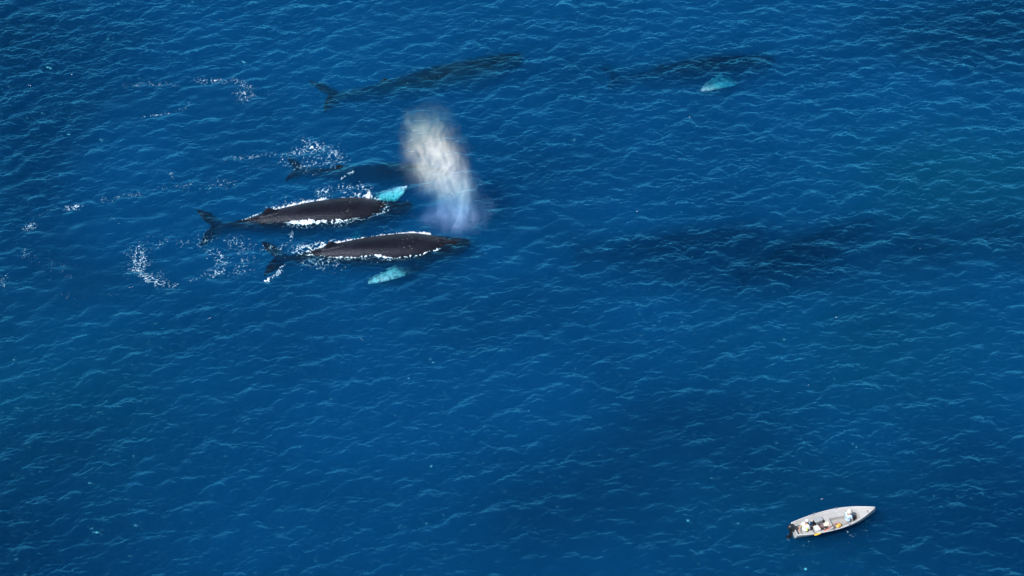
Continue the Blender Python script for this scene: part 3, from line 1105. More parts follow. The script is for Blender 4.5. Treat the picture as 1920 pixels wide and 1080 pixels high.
    for z in zz:
        xs0, xs1 = [], []
        for p in P:
            q = 1.6 ** 2 - ((z - p[2]) / (p[4])) ** 2
            q = math.sqrt(max(q, 0.05))
            xs0.append(p[0] - p[3] * q - 0.35); xs1.append(p[0] + p[3] * q + 0.35)
        x0_, x1_ = min(xs0), max(xs1)
        rings.append(np.stack([(x0_ + x1_) / 2 + (x1_ - x0_) / 2 * np.cos(a), 2.4 * np.sin(a), np.full(len(a), z)], -1))
    B = Build()
    B.shell(np.array(rings))
    root = empty('water_spout', (base[0], base[1], 0))
    tagged(root, 'tall pale spout of misty spray with faint rainbow tints above the sea', 'spout')
    o = mesh_np('mist', np.concatenate(B.V), np.concatenate(B.F4), m, root, F3=np.concatenate(B.F3))
    # heavier drops falling out of the mist
    V, F = [], []
    r = np.random.default_rng(77)
    tet = np.array([(1, 1, 1), (-1, -1, 1), (-1, 1, -1), (1, -1, -1)]) * 0.58
    for k in range(500):
        p = P[r.choice(len(P), p=np.array([q[5] for q in P]) / sum(q[5] for q in P))]
        c = np.array([p[0] + r.normal(0, p[3] * .42), r.normal(0, p[3] * .35), p[2] + r.normal(0, p[4] * .42)])
        if c[2] < 0.2:
            continue
        b0 = len(V)
        s_ = r.uniform(0.003, 0.008)
        V += list(c + tet * s_ * np.array([1, 1, 1.8]))
        F += [(b0, b0 + 1, b0 + 2), (b0, b0 + 3, b0 + 1), (b0, b0 + 2, b0 + 3), (b0 + 1, b0 + 3, b0 + 2)]
    d = mesh_np('droplets', np.array(V), None, FOAM, root, F3=np.array(F))
    d['kind'] = 'stuff'


SPOUT_DEN = 0.48
build_spout()


# ------------------------------------------------------------------ the boat
def box(bm, c, size, rot=None, bevel=0.0):
    m = Matrix.Translation(Vector(c)) @ (rot.to_4x4() if rot is not None else Matrix.Identity(4)) @ Matrix.Diagonal((*size, 1))
    r = bmesh.ops.create_cube(bm, size=1.0, matrix=m)
    if bevel:
        es = list({e for v in r['verts'] for e in v.link_edges})
        bmesh.ops.bevel(bm, geom=es, offset=bevel, segments=2, affect='EDGES', profile=0.6)


def rz(a):
    return Matrix.Rotation(a, 3, 'Z')


def tube(bm, pts, rad, seg=8):
    pts = [Vector(p) for p in pts]
    rad = rad if isinstance(rad, (list, tuple)) else [rad] * len(pts)
    rings = []
    for i, p in enumerate(pts):
        t = (pts[min(i + 1, len(pts) - 1)] - pts[max(i - 1, 0)]).normalized()
        u = t.cross(Vector((0.13, 0.31, 0.94))).normalized()
        w = t.cross(u)
        rings.append([bm.verts.new(p + (u * math.cos(k / seg * 2 * math.pi) + w * math.sin(k / seg * 2 * math.pi)) * rad[i]) for k in range(seg)])
    for a, b in zip(rings[:-1], rings[1:]):
        for k in range(seg):
            bm.faces.new((a[k], a[(k + 1) % seg], b[(k + 1) % seg], b[k]))
    bm.faces.new(rings[0][::-1])
    bm.faces.new(rings[-1])


def lathe(bm, prof_, c=(0, 0, 0), seg=18, sx=1.0, sy=1.0, tilt=None):
    rings = []
    for r, z in prof_:
        row = []
        for k in range(seg):
            v = Vector((r * math.cos(k / seg * 2 * math.pi) * sx, r * math.sin(k / seg * 2 * math.pi) * sy, z))
            if tilt is not None:
                v = tilt @ v
            row.append(bm.verts.new(v + Vector(c)))
        rings.append(row)
    for a, b in zip(rings[:-1], rings[1:]):
        for k in range(seg):
            bm.faces.new((a[k], a[(k + 1) % seg], b[(k + 1) % seg], b[k]))
    bm.faces.new(rings[0][::-1])
    bm.faces.new(rings[-1])


M_HULL = simple_mat('boat_paint', (0.35, 0.34, 0.325), 0.45, vary=0.06, scale=3.0)
M_RAIL = simple_mat('boat_rail', (0.46, 0.45, 0.435), 0.4, vary=0.05, scale=5.0)
M_SEAT = simple_mat('boat_seat', (0.37, 0.36, 0.345), 0.55, vary=0.07, scale=4.0)
M_FLOOR = simple_mat('boat_floor', (0.32, 0.31, 0.30), 0.7, vary=0.12, scale=6.0)
M_BLACK = simple_mat('black_plastic', (0.012, 0.012, 0.014), 0.35, vary=0.2)
M_METAL = simple_mat('grey_metal', (0.45, 0.46, 0.48), 0.35, metal=0.8, vary=0.1)
M_YELLOW = simple_mat('yellow_paint', (0.75, 0.48, 0.06), 0.5, vary=0.1)
M_AMBER = simple_mat('amber_cloth', (0.72, 0.42, 0.08), 0.8, vary=0.15, scale=12, bump=0.5)
M_PEACH = simple_mat('pale_wood', (0.72, 0.48, 0.30), 0.6, vary=0.12, scale=9)
M_RED = simple_mat('red_plastic', (0.62, 0.10, 0.06), 0.5, vary=0.12)
M_MAUVE = simple_mat('mauve_bucket', (0.16, 0.12, 0.13), 0.6, vary=0.12)
M_BLUE = simple_mat('blue_plastic', (0.16, 0.50, 0.72), 0.45, vary=0.08)
M_WHITE = simple_mat('white_plastic', (0.52, 0.52, 0.51), 0.5, vary=0.05)
M_CREAM = simple_mat('cream_cloth', (0.74, 0.64, 0.46), 0.85, vary=0.08, scale=14, bump=0.5)
M_DARKBAG = simple_mat('dark_cloth', (0.03, 0.025, 0.028), 0.85, vary=0.2, bump=0.5)
M_LID = simple_mat('grey_lid', (0.30, 0.30, 0.30), 0.5, vary=0.06)
M_SKIN = simple_mat('skin', (0.42, 0.22, 0.13), 0.55, vary=0.06)
M_SHIRT_W = simple_mat('white_shirt', (0.54, 0.54, 0.54), 0.85, vary=0.05, scale=9, bump=0.6)
M_SHIRT_B = simple_mat('pale_blue_shirt', (0.36, 0.46, 0.55), 0.85, vary=0.06, scale=9, bump=0.6)
M_LIME = simple_mat('lime_cloth', (0.62, 0.80, 0.16), 0.8, vary=0.08, bump=0.4)
M_TROUSER = simple_mat('dark_trousers', (0.02, 0.02, 0.026), 0.85, vary=0.2, bump=0.5)
M_BROWN = simple_mat('brown_trousers', (0.09, 0.06, 0.055), 0.85, vary=0.2, bump=0.5)
M_HAT = simple_mat('white_hat', (0.53, 0.49, 0.44), 0.85, vary=0.05, bump=0.3)
M_HAIR = simple_mat('dark_hair', (0.03, 0.02, 0.015), 0.6, vary=0.2)

L_ = BOAT_L
FLOOR_Z = 0.10


def sheer(t):
    return 0.50 + 0.03 * (1 - t) ** 2 + 0.21 * t ** 3


def beam(t):
    d = np.gradient(BB, BT)
    i = int(np.clip(np.searchsorted(BT, t) - 1, 0, len(BT) - 2))
    h = BT[i + 1] - BT[i]
    u = (t - BT[i]) / h
    return float((2 * u ** 3 - 3 * u ** 2 + 1) * BB[i] + (u ** 3 - 2 * u ** 2 + u) * h * d[i] + (-2 * u ** 3 + 3 * u ** 2) * BB[i + 1] + (u ** 3 - u ** 2) * h * d[i + 1]) * L_


def keel(t):
    return -0.14 + 0.62 * max(0, (t - 0.72) / 0.28) ** 2.4 * 0.9


def half_at(t, z):
    """Half width of the inner hull at height z."""
    u = np.clip((z - keel(t)) / (sheer(t) - keel(t)), 0, 1)
    return beam(t) * (u ** 0.42) * (0.86 + 0.14 * u)


def hull_ring(t, inset):
    k, s_ = keel(t) + inset, sheer(t)
    us = np.array([0, .02, .06, .14, .28, .48, .72, 1.0])
    ys = np.array([max(0.0, beam(t) - inset * 1.1) * (u ** 0.42) * (0.86 + 0.14 * u) for u in us])
    zs = k + (s_ - k) * us
    rake = 0.10 * (zs / 0.7) if t < 1e-6 else zs * 0
    y = np.concatenate([-ys[::-1], ys[1:]])
    z = np.concatenate([zs[::-1], zs[1:]])
    return [(t * L_, a, b) for a, b in zip(y, z)]


def build_boat():
    root = empty('boat', (BOAT_O[0], BOAT_O[1], 0.0), BOAT_ROT)
    tagged(root, 'small open white motorboat with two people at the lower right', 'boat')
    ts = np.concatenate([np.linspace(0, 0.9, 22), [.93, .955, .975, .99, 1.0]])
    bm = bmesh.new()
    outer = [[bm.verts.new(p) for p in hull_ring(t, 0.0)] for t in ts]
    inner = [[bm.verts.new(p) for p in hull_ring(min(t, 0.985), 0.028)] for t in ts]
    for a, b in zip(outer[:-1], outer[1:]):
        for k in range(len(a) - 1):
            bm.faces.new((a[k], b[k], b[k + 1], a[k + 1]))
    for a, b in zip(inner[:-1], inner[1:]):
        for k in range(len(a) - 1):
            bm.faces.new((a[k], a[k + 1], b[k + 1], b[k]))
    for k in range(len(ts) - 1):
        for e in (0, -1):
            bm.faces.new((outer[k][e], outer[k + 1][e], inner[k + 1][e], inner[k][e]))
    bmesh.ops.remove_doubles(bm, verts=bm.verts, dist=0.002)
    hull = bm_obj('hull', bm, M_HULL, root, True)
    # transom
    bm = bmesh.new()
    pts = hull_ring(0.0, 0.004)
    f0 = [bm.verts.new((0.0, y, z)) for _, y, z in pts]
    f1 = [bm.verts.new((0.045, y, z)) for _, y, z in pts]
    bm.faces.new(f0); bm.faces.new(f1[::-1])
    for k in range(len(pts)):
        q = (k + 1) % len(pts)
        bm.faces.new((f0[k], f1[k], f1[q], f0[q]))
    bm_obj('transom', bm, M_RAIL, root)
    # gunwales
    for sd_ in (-1, 1):
        bm = bmesh.new()
        tube(bm, [(t * L_, sd_ * max(beam(t) - 0.012, 0.0), sheer(t) + 0.012) for t in np.linspace(0.0, 0.995, 30)], 0.028, 8)
        bm_obj('gunwale', bm, M_RAIL, root, True)
    # floor
    bm = bmesh.new()
    a = [t for t in np.linspace(0.02, 0.86, 16)]
    up = [bm.verts.new((t * L_, half_at(t, FLOOR_Z) - 0.03, FLOOR_Z)) for t in a]
    dn = [bm.verts.new((t * L_, -half_at(t, FLOOR_Z) + 0.03, FLOOR_Z)) for t in a]
    for k in range(len(a) - 1):
        bm.faces.new((dn[k], dn[k + 1], up[k + 1], up[k]))
    bm_obj('floor', bm, M_FLOOR, root)
    # side lockers with lit tops and shaded fronts
    for sd_, nm in ((1, 'side_bench'), (-1, 'side_bench')):
        bm = bmesh.new()
        tt = np.linspace(0.24, 0.80, 14)
        zt = 0.33
        rows = []
        for t in tt:
            w_ = half_at(t, zt) - 0.03
            wi = max(w_ - (0.26 if sd_ > 0 else 0.17), 0.04)
            rows.append([bm.verts.new((t * L_, sd_ * w_, zt)), bm.verts.new((t * L_, sd_ * wi, zt)), bm.verts.new((t * L_, sd_ * wi, FLOOR_Z + 0.003))])
        for p, q in zip(rows[:-1], rows[1:]):
            bm.faces.new((p[0], q[0], q[1], p[1])); bm.faces.new((p[1], q[1], q[2], p[2]))
        for r_ in (rows[0], rows[-1]):
            bm.faces.new((r_[0], r_[1], r_[2]))
        bm_obj(nm, bm, M_SEAT, root)

    def thwart(t0, t1, z, mat=M_SEAT, drop=0.20, nm='thwart'):
        bm = bmesh.new()
        rows = []
        for t in (t0, (t0 + t1) / 2, t1):
            w_ = half_at(t, z) - 0.03
            rows.append((bm.verts.new((t * L_, w_, z)), bm.verts.new((t * L_, -w_, z))))
        for p, q in zip(rows[:-1], rows[1:]):
            bm.faces.new((p[0], p[1], q[1], q[0]))
        g = bmesh.ops.extrude_face_region(bm, geom=bm.faces[:])
        for v in g['geom']:
            if isinstance(v, bmesh.types.BMVert):
                v.co.z -= drop
                v.co.y = math.copysign(half_at(v.co.x / L_, z - drop) - 0.04, v.co.y)
        bm_obj(nm, bm, mat, root)
    thwart(0.09, 0.205, 0.36)
    thwart(0.40, 0.455, 0.345)
    thwart(0.645, 0.715, 0.372)
    # bow deck with its sloping step
    bm = bmesh.new()
    tt = np.linspace(0.80, 0.965, 8)
    up = [bm.verts.new((t * L_, half_at(t, 0.43 + (t - .8) * .9) - 0.025, 0.43 + (t - .8) * .9)) for t in tt]
    dn = [bm.verts.new((t * L_, -half_at(t, 0.43 + (t - .8) * .9) + 0.025, 0.43 + (t - .8) * .9)) for t in tt]
    for k in range(len(tt) - 1):
        bm.faces.new((dn[k], dn[k + 1], up[k + 1], up[k]))
    lo = [bm.verts.new((0.785 * L_, s_ * (half_at(.785, FLOOR_Z + .02) - 0.03), FLOOR_Z + 0.01)) for s_ in (1, -1)]
    bm.faces.new((up[0], dn[0], lo[1], lo[0]))
    bm_obj('bow_deck', bm, M_SEAT, root)
    bm = bmesh.new()
    tube(bm, [(0.90 * L_, -0.05, 0.60), (0.90 * L_, -0.05, 0.56)], 0.015)
    box(bm, (0.90 * L_, -0.05, 0.60), (0.03, 0.14, 0.03), None, 0.006)
    bm_obj('cleat', bm, M_METAL, root)
    # rowlocks on the rails
    for t, s_ in ((0.30, 1), (0.58, 1), (0.43, -1), (0.62, -1)):
        bm = bmesh.new()
        x, y, z = t * L_, s_ * (beam(t) - 0.01), sheer(t) + 0.035
        box(bm, (x, y, z), (0.09, 0.05, 0.03), None, 0.006)
        for q in (-1, 1):
            tube(bm, [(x + q * 0.01, y, z), (x + q * 0.045, y, z + 0.045), (x + q * 0.04, y, z + 0.11)], [0.012, 0.012, 0.009], 8)
        bm_obj('rowlock', bm, M_METAL, root, True)
    # outboard
    mo = bpy.data.objects.new('outboard_motor', None)
    C.objects.link(mo); mo.parent = root
    mo.location = (-0.02, 0.05, 0.50)
    bm = bmesh.new()
    lathe(bm, [(0.08, -0.02), (0.125, 0.02), (0.150, 0.10), (0.152, 0.20), (0.13, 0.28), (0.08, 0.325), (0.02, 0.335)], (-0.17, 0, 0.06), 18, 1.45, 0.95)
    bm_obj('cowling', bm, M_BLACK, mo, True)
    bm = bmesh.new()
    box(bm, (-0.15, 0, -0.32), (0.16, 0.09, 0.80), None, 0.025)
    box(bm, (-0.20, 0, -0.52), (0.30, 0.15, 0.02), None, 0.006)
    bm_obj('leg', bm, M_BLACK, mo)
    bm = bmesh.new()
    box(bm, (0.0, 0, -0.03), (0.12, 0.22, 0.18), None, 0.02)
    bm_obj('clamp', bm, M_BLACK, mo)
    bm = bmesh.new()
    tube(bm, [(-0.02, 0.0, 0.10), (0.18, 0.03, 0.11), (0.40, 0.06, 0.10)], [0.022, 0.018, 0.018], 8)
    bm_obj('tiller', bm, M_BLACK, mo, True)
    bm = bmesh.new()
    for a in range(3):
        R = Matrix.Rotation(a * 2.094, 3, 'X')
        box(bm, R @ Vector((-0.33, 0, 0.085)) + Vector((0, 0, -0.60)), (0.03, 0.08, 0.14), R @ Matrix.Rotation(0.5, 3, 'Z'), 0.008)
    tube(bm, [(-0.36, 0, -0.60), (-0.08, 0, -0.60)], [0.03, 0.045])
    bm_obj('propeller', bm, M_BLACK, mo)
    return root


boat = build_boat()


def in_boat(o, px, py, z, turn=0.0, dx=0.0, dy=0.0):
    """Stand a thing on the level z of the boat under the given pixel."""
    p = boat_local(px, py, z)
    c, s_ = math.cos(BOAT_ROT), math.sin(BOAT_ROT)
    x, y = p[0] + dx, p[1] + dy
    o.location = (BOAT_O[0] + x * c - y * s_, BOAT_O[1] + x * s_ + y * c, z)
    o.rotation_euler = (0, 0, BOAT_ROT + turn)


# ------------------------------------------------------------------ people
def hand(B, wrist, d, palm_n, side, r0=0.030, curl=0.5):
    """Palm, four unequal fingers with a bend, and a thumb from the palm's side."""
    d = np.asarray(d, float); d /= np.linalg.norm(d)
    n = np.asarray(palm_n, float); n -= d * (n @ d); n /= np.linalg.norm(n)
    a = np.cross(d, n) * side
    w = np.asarray(wrist, float)
    B.limb([w, w + d * 0.045, w + d * 0.085], [r0 * .95, r0 * 1.15, r0 * 1.05], 12)
    for k, ln in enumerate((0.072, 0.082, 0.076, 0.060)):
        off = a * (0.030 - 0.020 * k)
        b0 = w + d * 0.075 + off * 0.9
        m = b0 + (d * 0.75 + n * curl * 0.6) * ln * 0.55
        e = m + (d * 0.35 + n * curl * 1.5) * ln * 0.5
        B.limb([b0, m, e], [0.0105, 0.0098, 0.0088], 8)
    b0 = w + d * 0.025 + a * 0.024
    m = b0 + (a * 0.7 + d * 0.6) * 0.038
    B.limb([b0, m, m + (d * 0.8 + n * 0.3 + a * 0.1) * 0.034], [0.0125, 0.0115, 0.0095], 8)


def person(label, seat_drop, arms, lean, knees, shirt, trousers, hat, head_yaw=0.0, panels=None):
    """Seated figure, x forward, z up from the seat."""
    root = empty('person', (0, 0, 0))
    tagged(root, label, 'person')
    hip = np.array([0, 0, 0.11])
    chest = np.array([0.02 + lean * 0.30, 0, 0.40])
    neck = np.array([0.03 + lean * 0.50, 0, 0.56])
    head = np.array([0.06 + lean * 0.60, 0, 0.70])
    B = Build()
    # trunk: rings widening to the shoulders
    rings = []
    a = np.linspace(0, 2 * math.pi, 20, endpoint=False)
    for u, (rx, ry) in zip(np.linspace(0, 1, 9), ((.09, .12), (.125, .165), (.12, .160), (.11, .145), (.115, .150), (.122, .168), (.118, .180), (.085, .150), (.055, .075))):
        p = hip * (1 - u) + (neck - [0, 0, .02]) * u - np.array([0, 0, 0.06 * (1 - u)])
        rings.append(np.stack([p[0] + rx * np.cos(a), p[1] + ry * np.sin(a), np.full(20, p[2])], -1))
    TR = np.array(rings)
    B.shell(TR)
    B.limb([neck - [0, 0, .05], neck + [0.012, 0, .06]], [0.058, 0.054])
    cy_, sy_ = math.cos(head_yaw), math.sin(head_yaw)
    Hd = lambda x, y, z: (head[0] + x * cy_ - y * sy_, head[1] + x * sy_ + y * cy_, head[2] + z)
    B.ball(Hd(-0.012, 0, 0.025), (.098, .078, .100), 12)
    B.ball(Hd(0.018, 0, -0.035), (.070, .060, .080), 10)
    B.limb([Hd(0.082, 0, 0.02), Hd(0.104, 0, -0.018)], [0.010, 0.015], 8)
    for q in (-1, 1):
        B.ball(Hd(-0.005, q * 0.078, -0.005), (.022, .010, .032), 6)
        B.ball(Hd(0.076, q * 0.03, 0.030), (.016, .020, .009), 6)
    B.ball(Hd(0.080, 0, -0.050), (.014, .026, .007), 6)
    B.ball(Hd(0.074, 0, -0.064), (.013, .022, .007), 6)
    B.ball(Hd(0.060, 0, -0.092), (.022, .028, .018), 6)
    LEG = []
    for q, (kx, ky, kz, fx) in zip((1, -1), knees):
        h_ = np.array([0.03, q * 0.095, 0.085]); k_ = np.array([kx, q * ky, kz]); an = np.array([fx, q * ky * 0.95, -seat_drop + 0.085])
        LEG.append((h_, k_, an, q))
        B.limb([h_, (h_ + k_) / 2, k_], [.082, .074, .058])
        B.limb([k_, k_ * .62 + an * .38 + [-.012, 0, 0], an], [.056, .054, .036])
        B.limb([an + [-.03, 0, -.045], an + [0.08, 0, -.048], an + [0.155, 0, -.056]], [.036, .036, .026])
    ARM = []
    for q, (el, wr) in zip((1, -1), arms):
        sh = np.array([neck[0] - 0.02, q * 0.178, 0.475]); el = np.array(el, float); wr = np.array(wr, float)
        ARM.append((sh, el, wr, q))
        B.limb([sh, (sh + el) / 2, el], [.056, .048, .040])
        B.limb([el, el * .6 + wr * .4, wr], [.040, .038, .027])
        hand(B, wr, wr - el, (0.1, 0, -1), -q)
    me = B.union(0.0095, 2)
    me.materials.clear(); me.materials.append(M_SKIN)
    me.polygons.foreach_set('use_smooth', np.full(len(me.polygons), True))
    body = bpy.data.objects.new('body', me)
    C.objects.link(body); body.parent = root

    def cloth(nm, S, mat, vox=0.014):
        m_ = S.union(vox, 3)
        m_.materials.clear(); m_.materials.append(mat)
        m_.polygons.foreach_set('use_smooth', np.full(len(m_.polygons), True))
        o_ = bpy.data.objects.new(nm, m_)
        C.objects.link(o_); o_.parent = root
        return o_
    S = Build()
    T2 = TR[:8].copy()
    ctr = T2.mean(1, keepdims=True)
    T2 = ctr + (T2 - ctr) * np.array([1.20, 1.13, 1.0])
    S.shell(T2)
    for sh, el, wr, q in ARM:
        S.limb([sh - [0, q * .05, 0.0], sh, sh * .35 + el * .65], [.085, .076, .064])
    sobj = cloth('shirt', S, shirt)
    if panels is not None:
        for q in (-1, 1):
            S = Build()
            pts = [T2[k][np.argmax(T2[k][:, 1] * q)] * [1, 1.0, 1] + np.array([-0.03, -q * 0.018, 0]) for k in (2, 3, 4, 5, 6)]
            S.limb(pts, [.05, .05, .05, .05, .042], 10)
            o_ = cloth('side_panel', S, panels, 0.012)
            o_.parent = sobj
    S = Build()
    T3 = TR[:3].copy()
    ctr = T3.mean(1, keepdims=True)
    S.shell(ctr + (T3 - ctr) * np.array([1.16, 1.10, 1.0]))
    for h_, k_, an, q in LEG:
        S.limb([h_, (h_ + k_) / 2, k_], [.096, .088, .074])
        S.limb([k_, k_ * .6 + an * .4, k_ * .12 + an * .88], [.073, .066, .056])
    cloth('trousers', S, trousers)
    # hat
    tilt = Matrix.Rotation(-0.10, 3, 'Y')
    bm = bmesh.new()
    hc = (head[0] - 0.012, 0, head[2] + 0.035)
    if hat == 'brim':
        lathe(bm, [(.10, .0), (.168, -.028), (.172, -.022), (.118, .020), (.112, .075), (.09, .105), (.04, .118), (.01, .12)], hc, 24, 1.04, 0.98, tilt)
        bm_obj('sun_hat', bm, M_HAT, root, True)
        bm = bmesh.new()
        lathe(bm, [(.1195, .012), (.1215, .016), (.1195, .034), (.117, .038)], hc, 24, 1.04, 0.98, tilt)
        bm_obj('hat_band', bm, M_CREAM, root, True)
    else:
        lathe(bm, [(.098, .0), (.112, .004), (.112, .04), (.098, .082), (.06, .106), (.02, .114)], hc, 22, 1.02, 0.92, tilt)
        cp = bm_obj('cap', bm, M_WHITE, root, True)
        bm = bmesh.new()
        fan = [bm.verts.new(Vector((hc[0] + 0.085 + 0.095 * math.cos(x) ** 0.8, hc[1] + 0.088 * math.sin(x), hc[2] + 0.012 - 0.012 * math.cos(x)))) for x in np.linspace(-1.5, 1.5, 13)]
        bm.faces.new(fan)
        g = bmesh.ops.extrude_face_region(bm, geom=bm.faces[:])
        for v in g['geom']:
            if isinstance(v, bmesh.types.BMVert):
                v.co.z += 0.008
        pk = bm_obj('cap_peak', bm, M_WHITE, root)
        pk.parent = cp
    S = Build()
    S.ball((head[0] - 0.028, 0, head[2] + 0.005), (.090, .079, .078), 10)
    cloth('hair', S, M_HAIR, 0.012)
    return root


ps = person('person in white shirt with lime sides and white cap, seated at the boat stern', 0.26,
            [((-0.06, 0.27, 0.24), (-0.22, 0.20, 0.16)), ((0.10, -0.25, 0.24), (0.30, -0.15, 0.20))], 0.10,
            [(0.38, 0.15, 0.16, 0.55), (0.40, 0.12, 0.15, 0.56)], M_SHIRT_W, M_BROWN, 'cap', 0.1, M_LIME)
in_boat(ps, 1508.5, 995.0, 0.37, 0.45)
pb = person('person in pale blue shirt and wide white sun hat, seated near the boat bow', 0.27,
            [((0.14, 0.26, 0.24), (0.33, 0.12, 0.20)), ((0.10, -0.25, 0.22), (0.31, -0.12, 0.18))], 0.06,
            [(0.38, 0.13, 0.17, 0.53), (0.40, 0.12, 0.16, 0.55)], M_SHIRT_B, M_TROUSER, 'brim', -0.35)
in_boat(pb, 1588.5, 976.5, 0.382, 0.5)


# ------------------------------------------------------------------ what lies in the boat
def single(name, bm, mat, label, cat, px, py, z, turn=0.0, smooth_shade=False, dx=0, dy=0):
    o = bm_obj(name, bm, mat, None, smooth_shade)
    tagged(o, label, cat)
    in_boat(o, px, py, z, turn, dx, dy)
    return o


# grey storage box, dark slatted side towards the camera
st = empty('storage_box', (0, 0, 0))
tagged(st, 'grey lidded storage box with black slatted side, leaning on the far bench', 'box')
bm = bmesh.new()
box(bm, (0, 0, 0.14), (0.46, 0.30, 0.27), None, 0.015)
bm_obj('body', bm, M_BLACK, st)
bm = bmesh.new()
box(bm, (0, 0.01, 0.29), (0.50, 0.34, 0.035), None, 0.012)
bm_obj('lid', bm, M_LID, st)
for k in range(4):
    bm = bmesh.new()
    box(bm, (-0.16 + k * 0.107, -0.154, 0.15), (0.045, 0.012, 0.18), None, 0.004)
    bm_obj('slat', bm, M_LID, st)
in_boat(st, 1533.0, 980.5, 0.333, 0.15)
# blue jug
jg = empty('jug', (0, 0, 0))
tagged(jg, 'light blue plastic jug beside the person at the stern', 'jug')
bm = bmesh.new()
lathe(bm, [(.07, 0), (.095, .015), (.10, .12), (.09, .20), (.045, .255), (.03, .27)], (0, 0, 0), 16, 1.2, 0.8)
bm_obj('body', bm, M_BLUE, jg, True)
bm = bmesh.new()
lathe(bm, [(.034, .268), (.036, .275), (.036, .305), (.03, .31)], (0, 0, 0), 12)
bm_obj('cap', bm, M_BLACK, jg, True)
bm = bmesh.new()
tube(bm, [(.04, 0, .25), (.10, 0, .27), (.135, 0, .22), (.115, 0, .14)], .014)
bm_obj('handle', bm, M_BLUE, jg, True)
in_boat(jg, 1519.5, 985.5, FLOOR_Z + 0.004, 0.3)
# mauve bucket
bk = empty('bucket', (0, 0, 0))
tagged(bk, 'dark mauve bucket in the middle of the boat', 'bucket')
bm = bmesh.new()
lathe(bm, [(.11, 0), (.115, .005), (.15, .24), (.16, .25), (.16, .262), (.145, .262), (.14, .22), (.10, .215), (.02, .215)], (0, 0, 0), 22)
bm_obj('shell', bm, M_MAUVE, bk, True)
bm = bmesh.new()
tube(bm, [(0.16 * math.cos(x), 0.16 * math.sin(x) * 0.96, 0.25 + 0.015 * math.sin(x)) for x in np.linspace(0.1, 3.0, 14)], .006, 6)
bm_obj('handle', bm, M_METAL, bk, True)
in_boat(bk, 1542.0, 990.5, FLOOR_Z + 0.004, 0.0)
# white cooler
cl = empty('cool_box', (0, 0, 0))
tagged(cl, 'white cool box on the boat floor behind the yellow oar blade', 'cool box')
bm = bmesh.new()
box(bm, (0, 0, 0.12), (0.30, 0.36, 0.24), None, 0.02)
bm_obj('body', bm, M_WHITE, cl)
bm = bmesh.new()
box(bm, (0, 0, 0.262), (0.32, 0.38, 0.04), None, 0.014)
bm_obj('lid', bm, M_WHITE, cl)
bm = bmesh.new()
tube(bm, [(0.165, -0.12, 0.22), (0.19, -0.1, 0.30), (0.19, 0.1, 0.30), (0.165, 0.12, 0.22)], .010, 6)
bm_obj('handle', bm, M_RED, cl, True)
in_boat(cl, 1531.0, 996.0, FLOOR_Z + 0.004, 0.1)
# cream sack on a dark bag
def lumpy(c, r, seed, n=14, squash=1.0):
    rr = np.random.default_rng(seed)
    bm = bmesh.new()
    bmesh.ops.create_icosphere(bm, subdivisions=3, radius=1.0)
    ph = rr.uniform(0, 6, 6)
    for v in bm.verts:
        k = 1 + 0.10 * math.sin(3 * v.co.x + ph[0]) * math.cos(4 * v.co.y + ph[1]) + 0.06 * math.sin(7 * v.co.z + ph[2] + 5 * v.co.x)
        v.co = Vector((v.co.x * r[0] * k + c[0], v.co.y * r[1] * k + c[1], max(v.co.z, -0.55) * r[2] * k + c[2]))
    return bm
single('bag', lumpy((0, 0, .075), (.25, .15, .12), 3), M_DARKBAG, 'dark cloth bag under the cream sack', 'bag', 1551.0, 988.2, FLOOR_Z + 0.004, 0.2, True)
single('sack', lumpy((0, 0, .07), (.20, .14, .11), 5), M_CREAM, 'lumpy cream cloth sack lying on the dark bag', 'sack', 1550.2, 984.0, FLOOR_Z + 0.20, 0.3, True)
# amber dry bag with buckles
db = empty('dry_bag', (0, 0, 0))
tagged(db, 'amber yellow dry bag on the near bench by the bow person', 'dry bag')
bm = lumpy((0, 0, .08), (.20, .12, .12), 9)
bm_obj('body', bm, M_AMBER, db, True)
for x in (-0.08, 0.08):
    bm = bmesh.new()
    tube(bm, [(x, 0.128 * math.cos(a), 0.085 + 0.128 * math.sin(a)) for a in np.linspace(-0.2, 3.3, 12)], 0.011, 6)
    bm_obj('strap', bm, M_DARKBAG, db, True)
in_boat(db, 1572.5, 987.0, 0.335, 0.5)
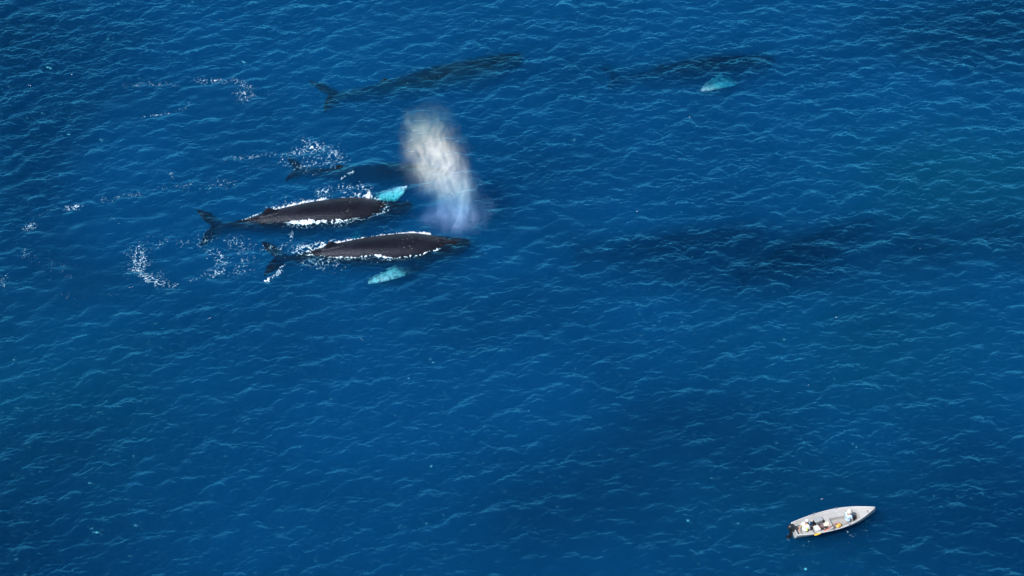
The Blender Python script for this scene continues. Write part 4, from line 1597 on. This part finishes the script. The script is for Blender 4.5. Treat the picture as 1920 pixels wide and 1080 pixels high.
# oar with its blade over the near rail
def oar(label, blade_px, grip_px, zb, zg, shaft_mat):
    root = empty('oar', (0, 0, 0))
    tagged(root, label, 'oar')
    b_ = boat_local(*blade_px, zb); g_ = boat_local(*grip_px, zg)
    root.parent = None
    in_boat(root, *blade_px, zb)
    d = g_ - b_
    ln = np.linalg.norm(d); u = d / ln
    bm = bmesh.new()
    tube(bm, [tuple(u * 0.30), tuple(u * ln * 0.5), tuple(u * ln)], [.022, .022, .019], 10)
    bm_obj('shaft', bm, shaft_mat, root, True)
    bm = bmesh.new()
    side = np.cross(u, [0, 0, 1.0]); side /= np.linalg.norm(side)
    nn = np.cross(side, u)
    rows = []
    for t, w_ in ((-.16, .045), (-.13, .075), (0.0, .088), (.16, .080), (.28, .05), (.36, .024)):
        rows.append([bm.verts.new(Vector(u * t + side * w_ * q + nn * hh)) for q, hh in ((-1, 0.0), (0, .016), (1, 0.0), (0, -.012))])
    for a, b in zip(rows[:-1], rows[1:]):
        for k in range(4):
            bm.faces.new((a[k], a[(k + 1) % 4], b[(k + 1) % 4], b[k]))
    bm.faces.new(rows[0][::-1]); bm.faces.new(rows[-1])
    bm_obj('blade', bm, M_YELLOW, root, True)
    return root


oar('oar with yellow blade sticking out over the near side', (1531.0, 1001.5), (1565.0, 990.5), 0.56, 0.40, M_PEACH)
bm = bmesh.new()
tube(bm, [(-.42, -.02, .03), (0, 0, .035), (.45, .03, .05)], [.018, .020, .018], 8)
box(bm, (.50, .03, .055), (.12, .05, .035), None, .01)
single('boat_hook', bm, M_RED, 'red boat hook lying along the near bench', 'boat hook', 1555.0, 990.0, 0.338, 0.28, True)
for k, (a, b, lb) in enumerate((((1541, 991.5), (1573, 981.5), 'thin dark fishing rod, the one nearer the middle of the boat'), ((1561, 991.0), (1606, 974.5), 'thin dark fishing rod along the near rail towards the bow'))):
    p, q = boat_local(*a, 0.40), boat_local(*b, 0.50)
    rd = empty('fishing_rod', (0, 0, 0))
    tagged(rd, lb, 'fishing rod', 'fishing rods in the boat')
    in_boat(rd, *a, 0.40)
    d = q - p
    bm = bmesh.new()
    tube(bm, [tuple(d * 0.2), tuple(d)], [.010, .006], 6)
    bm_obj('blank', bm, M_BLACK, rd, True)
    bm = bmesh.new()
    tube(bm, [(0, 0, 0), tuple(d * 0.22)], .017, 8)
    bm_obj('grip', bm, M_DARKBAG, rd, True)
    bm = bmesh.new()
    c = d * 0.17
    tube(bm, [(c[0], c[1] - .03, c[2] - .045), (c[0], c[1] + .03, c[2] - .045)], .036, 12)
    bm_obj('reel', bm, M_METAL, rd, True)
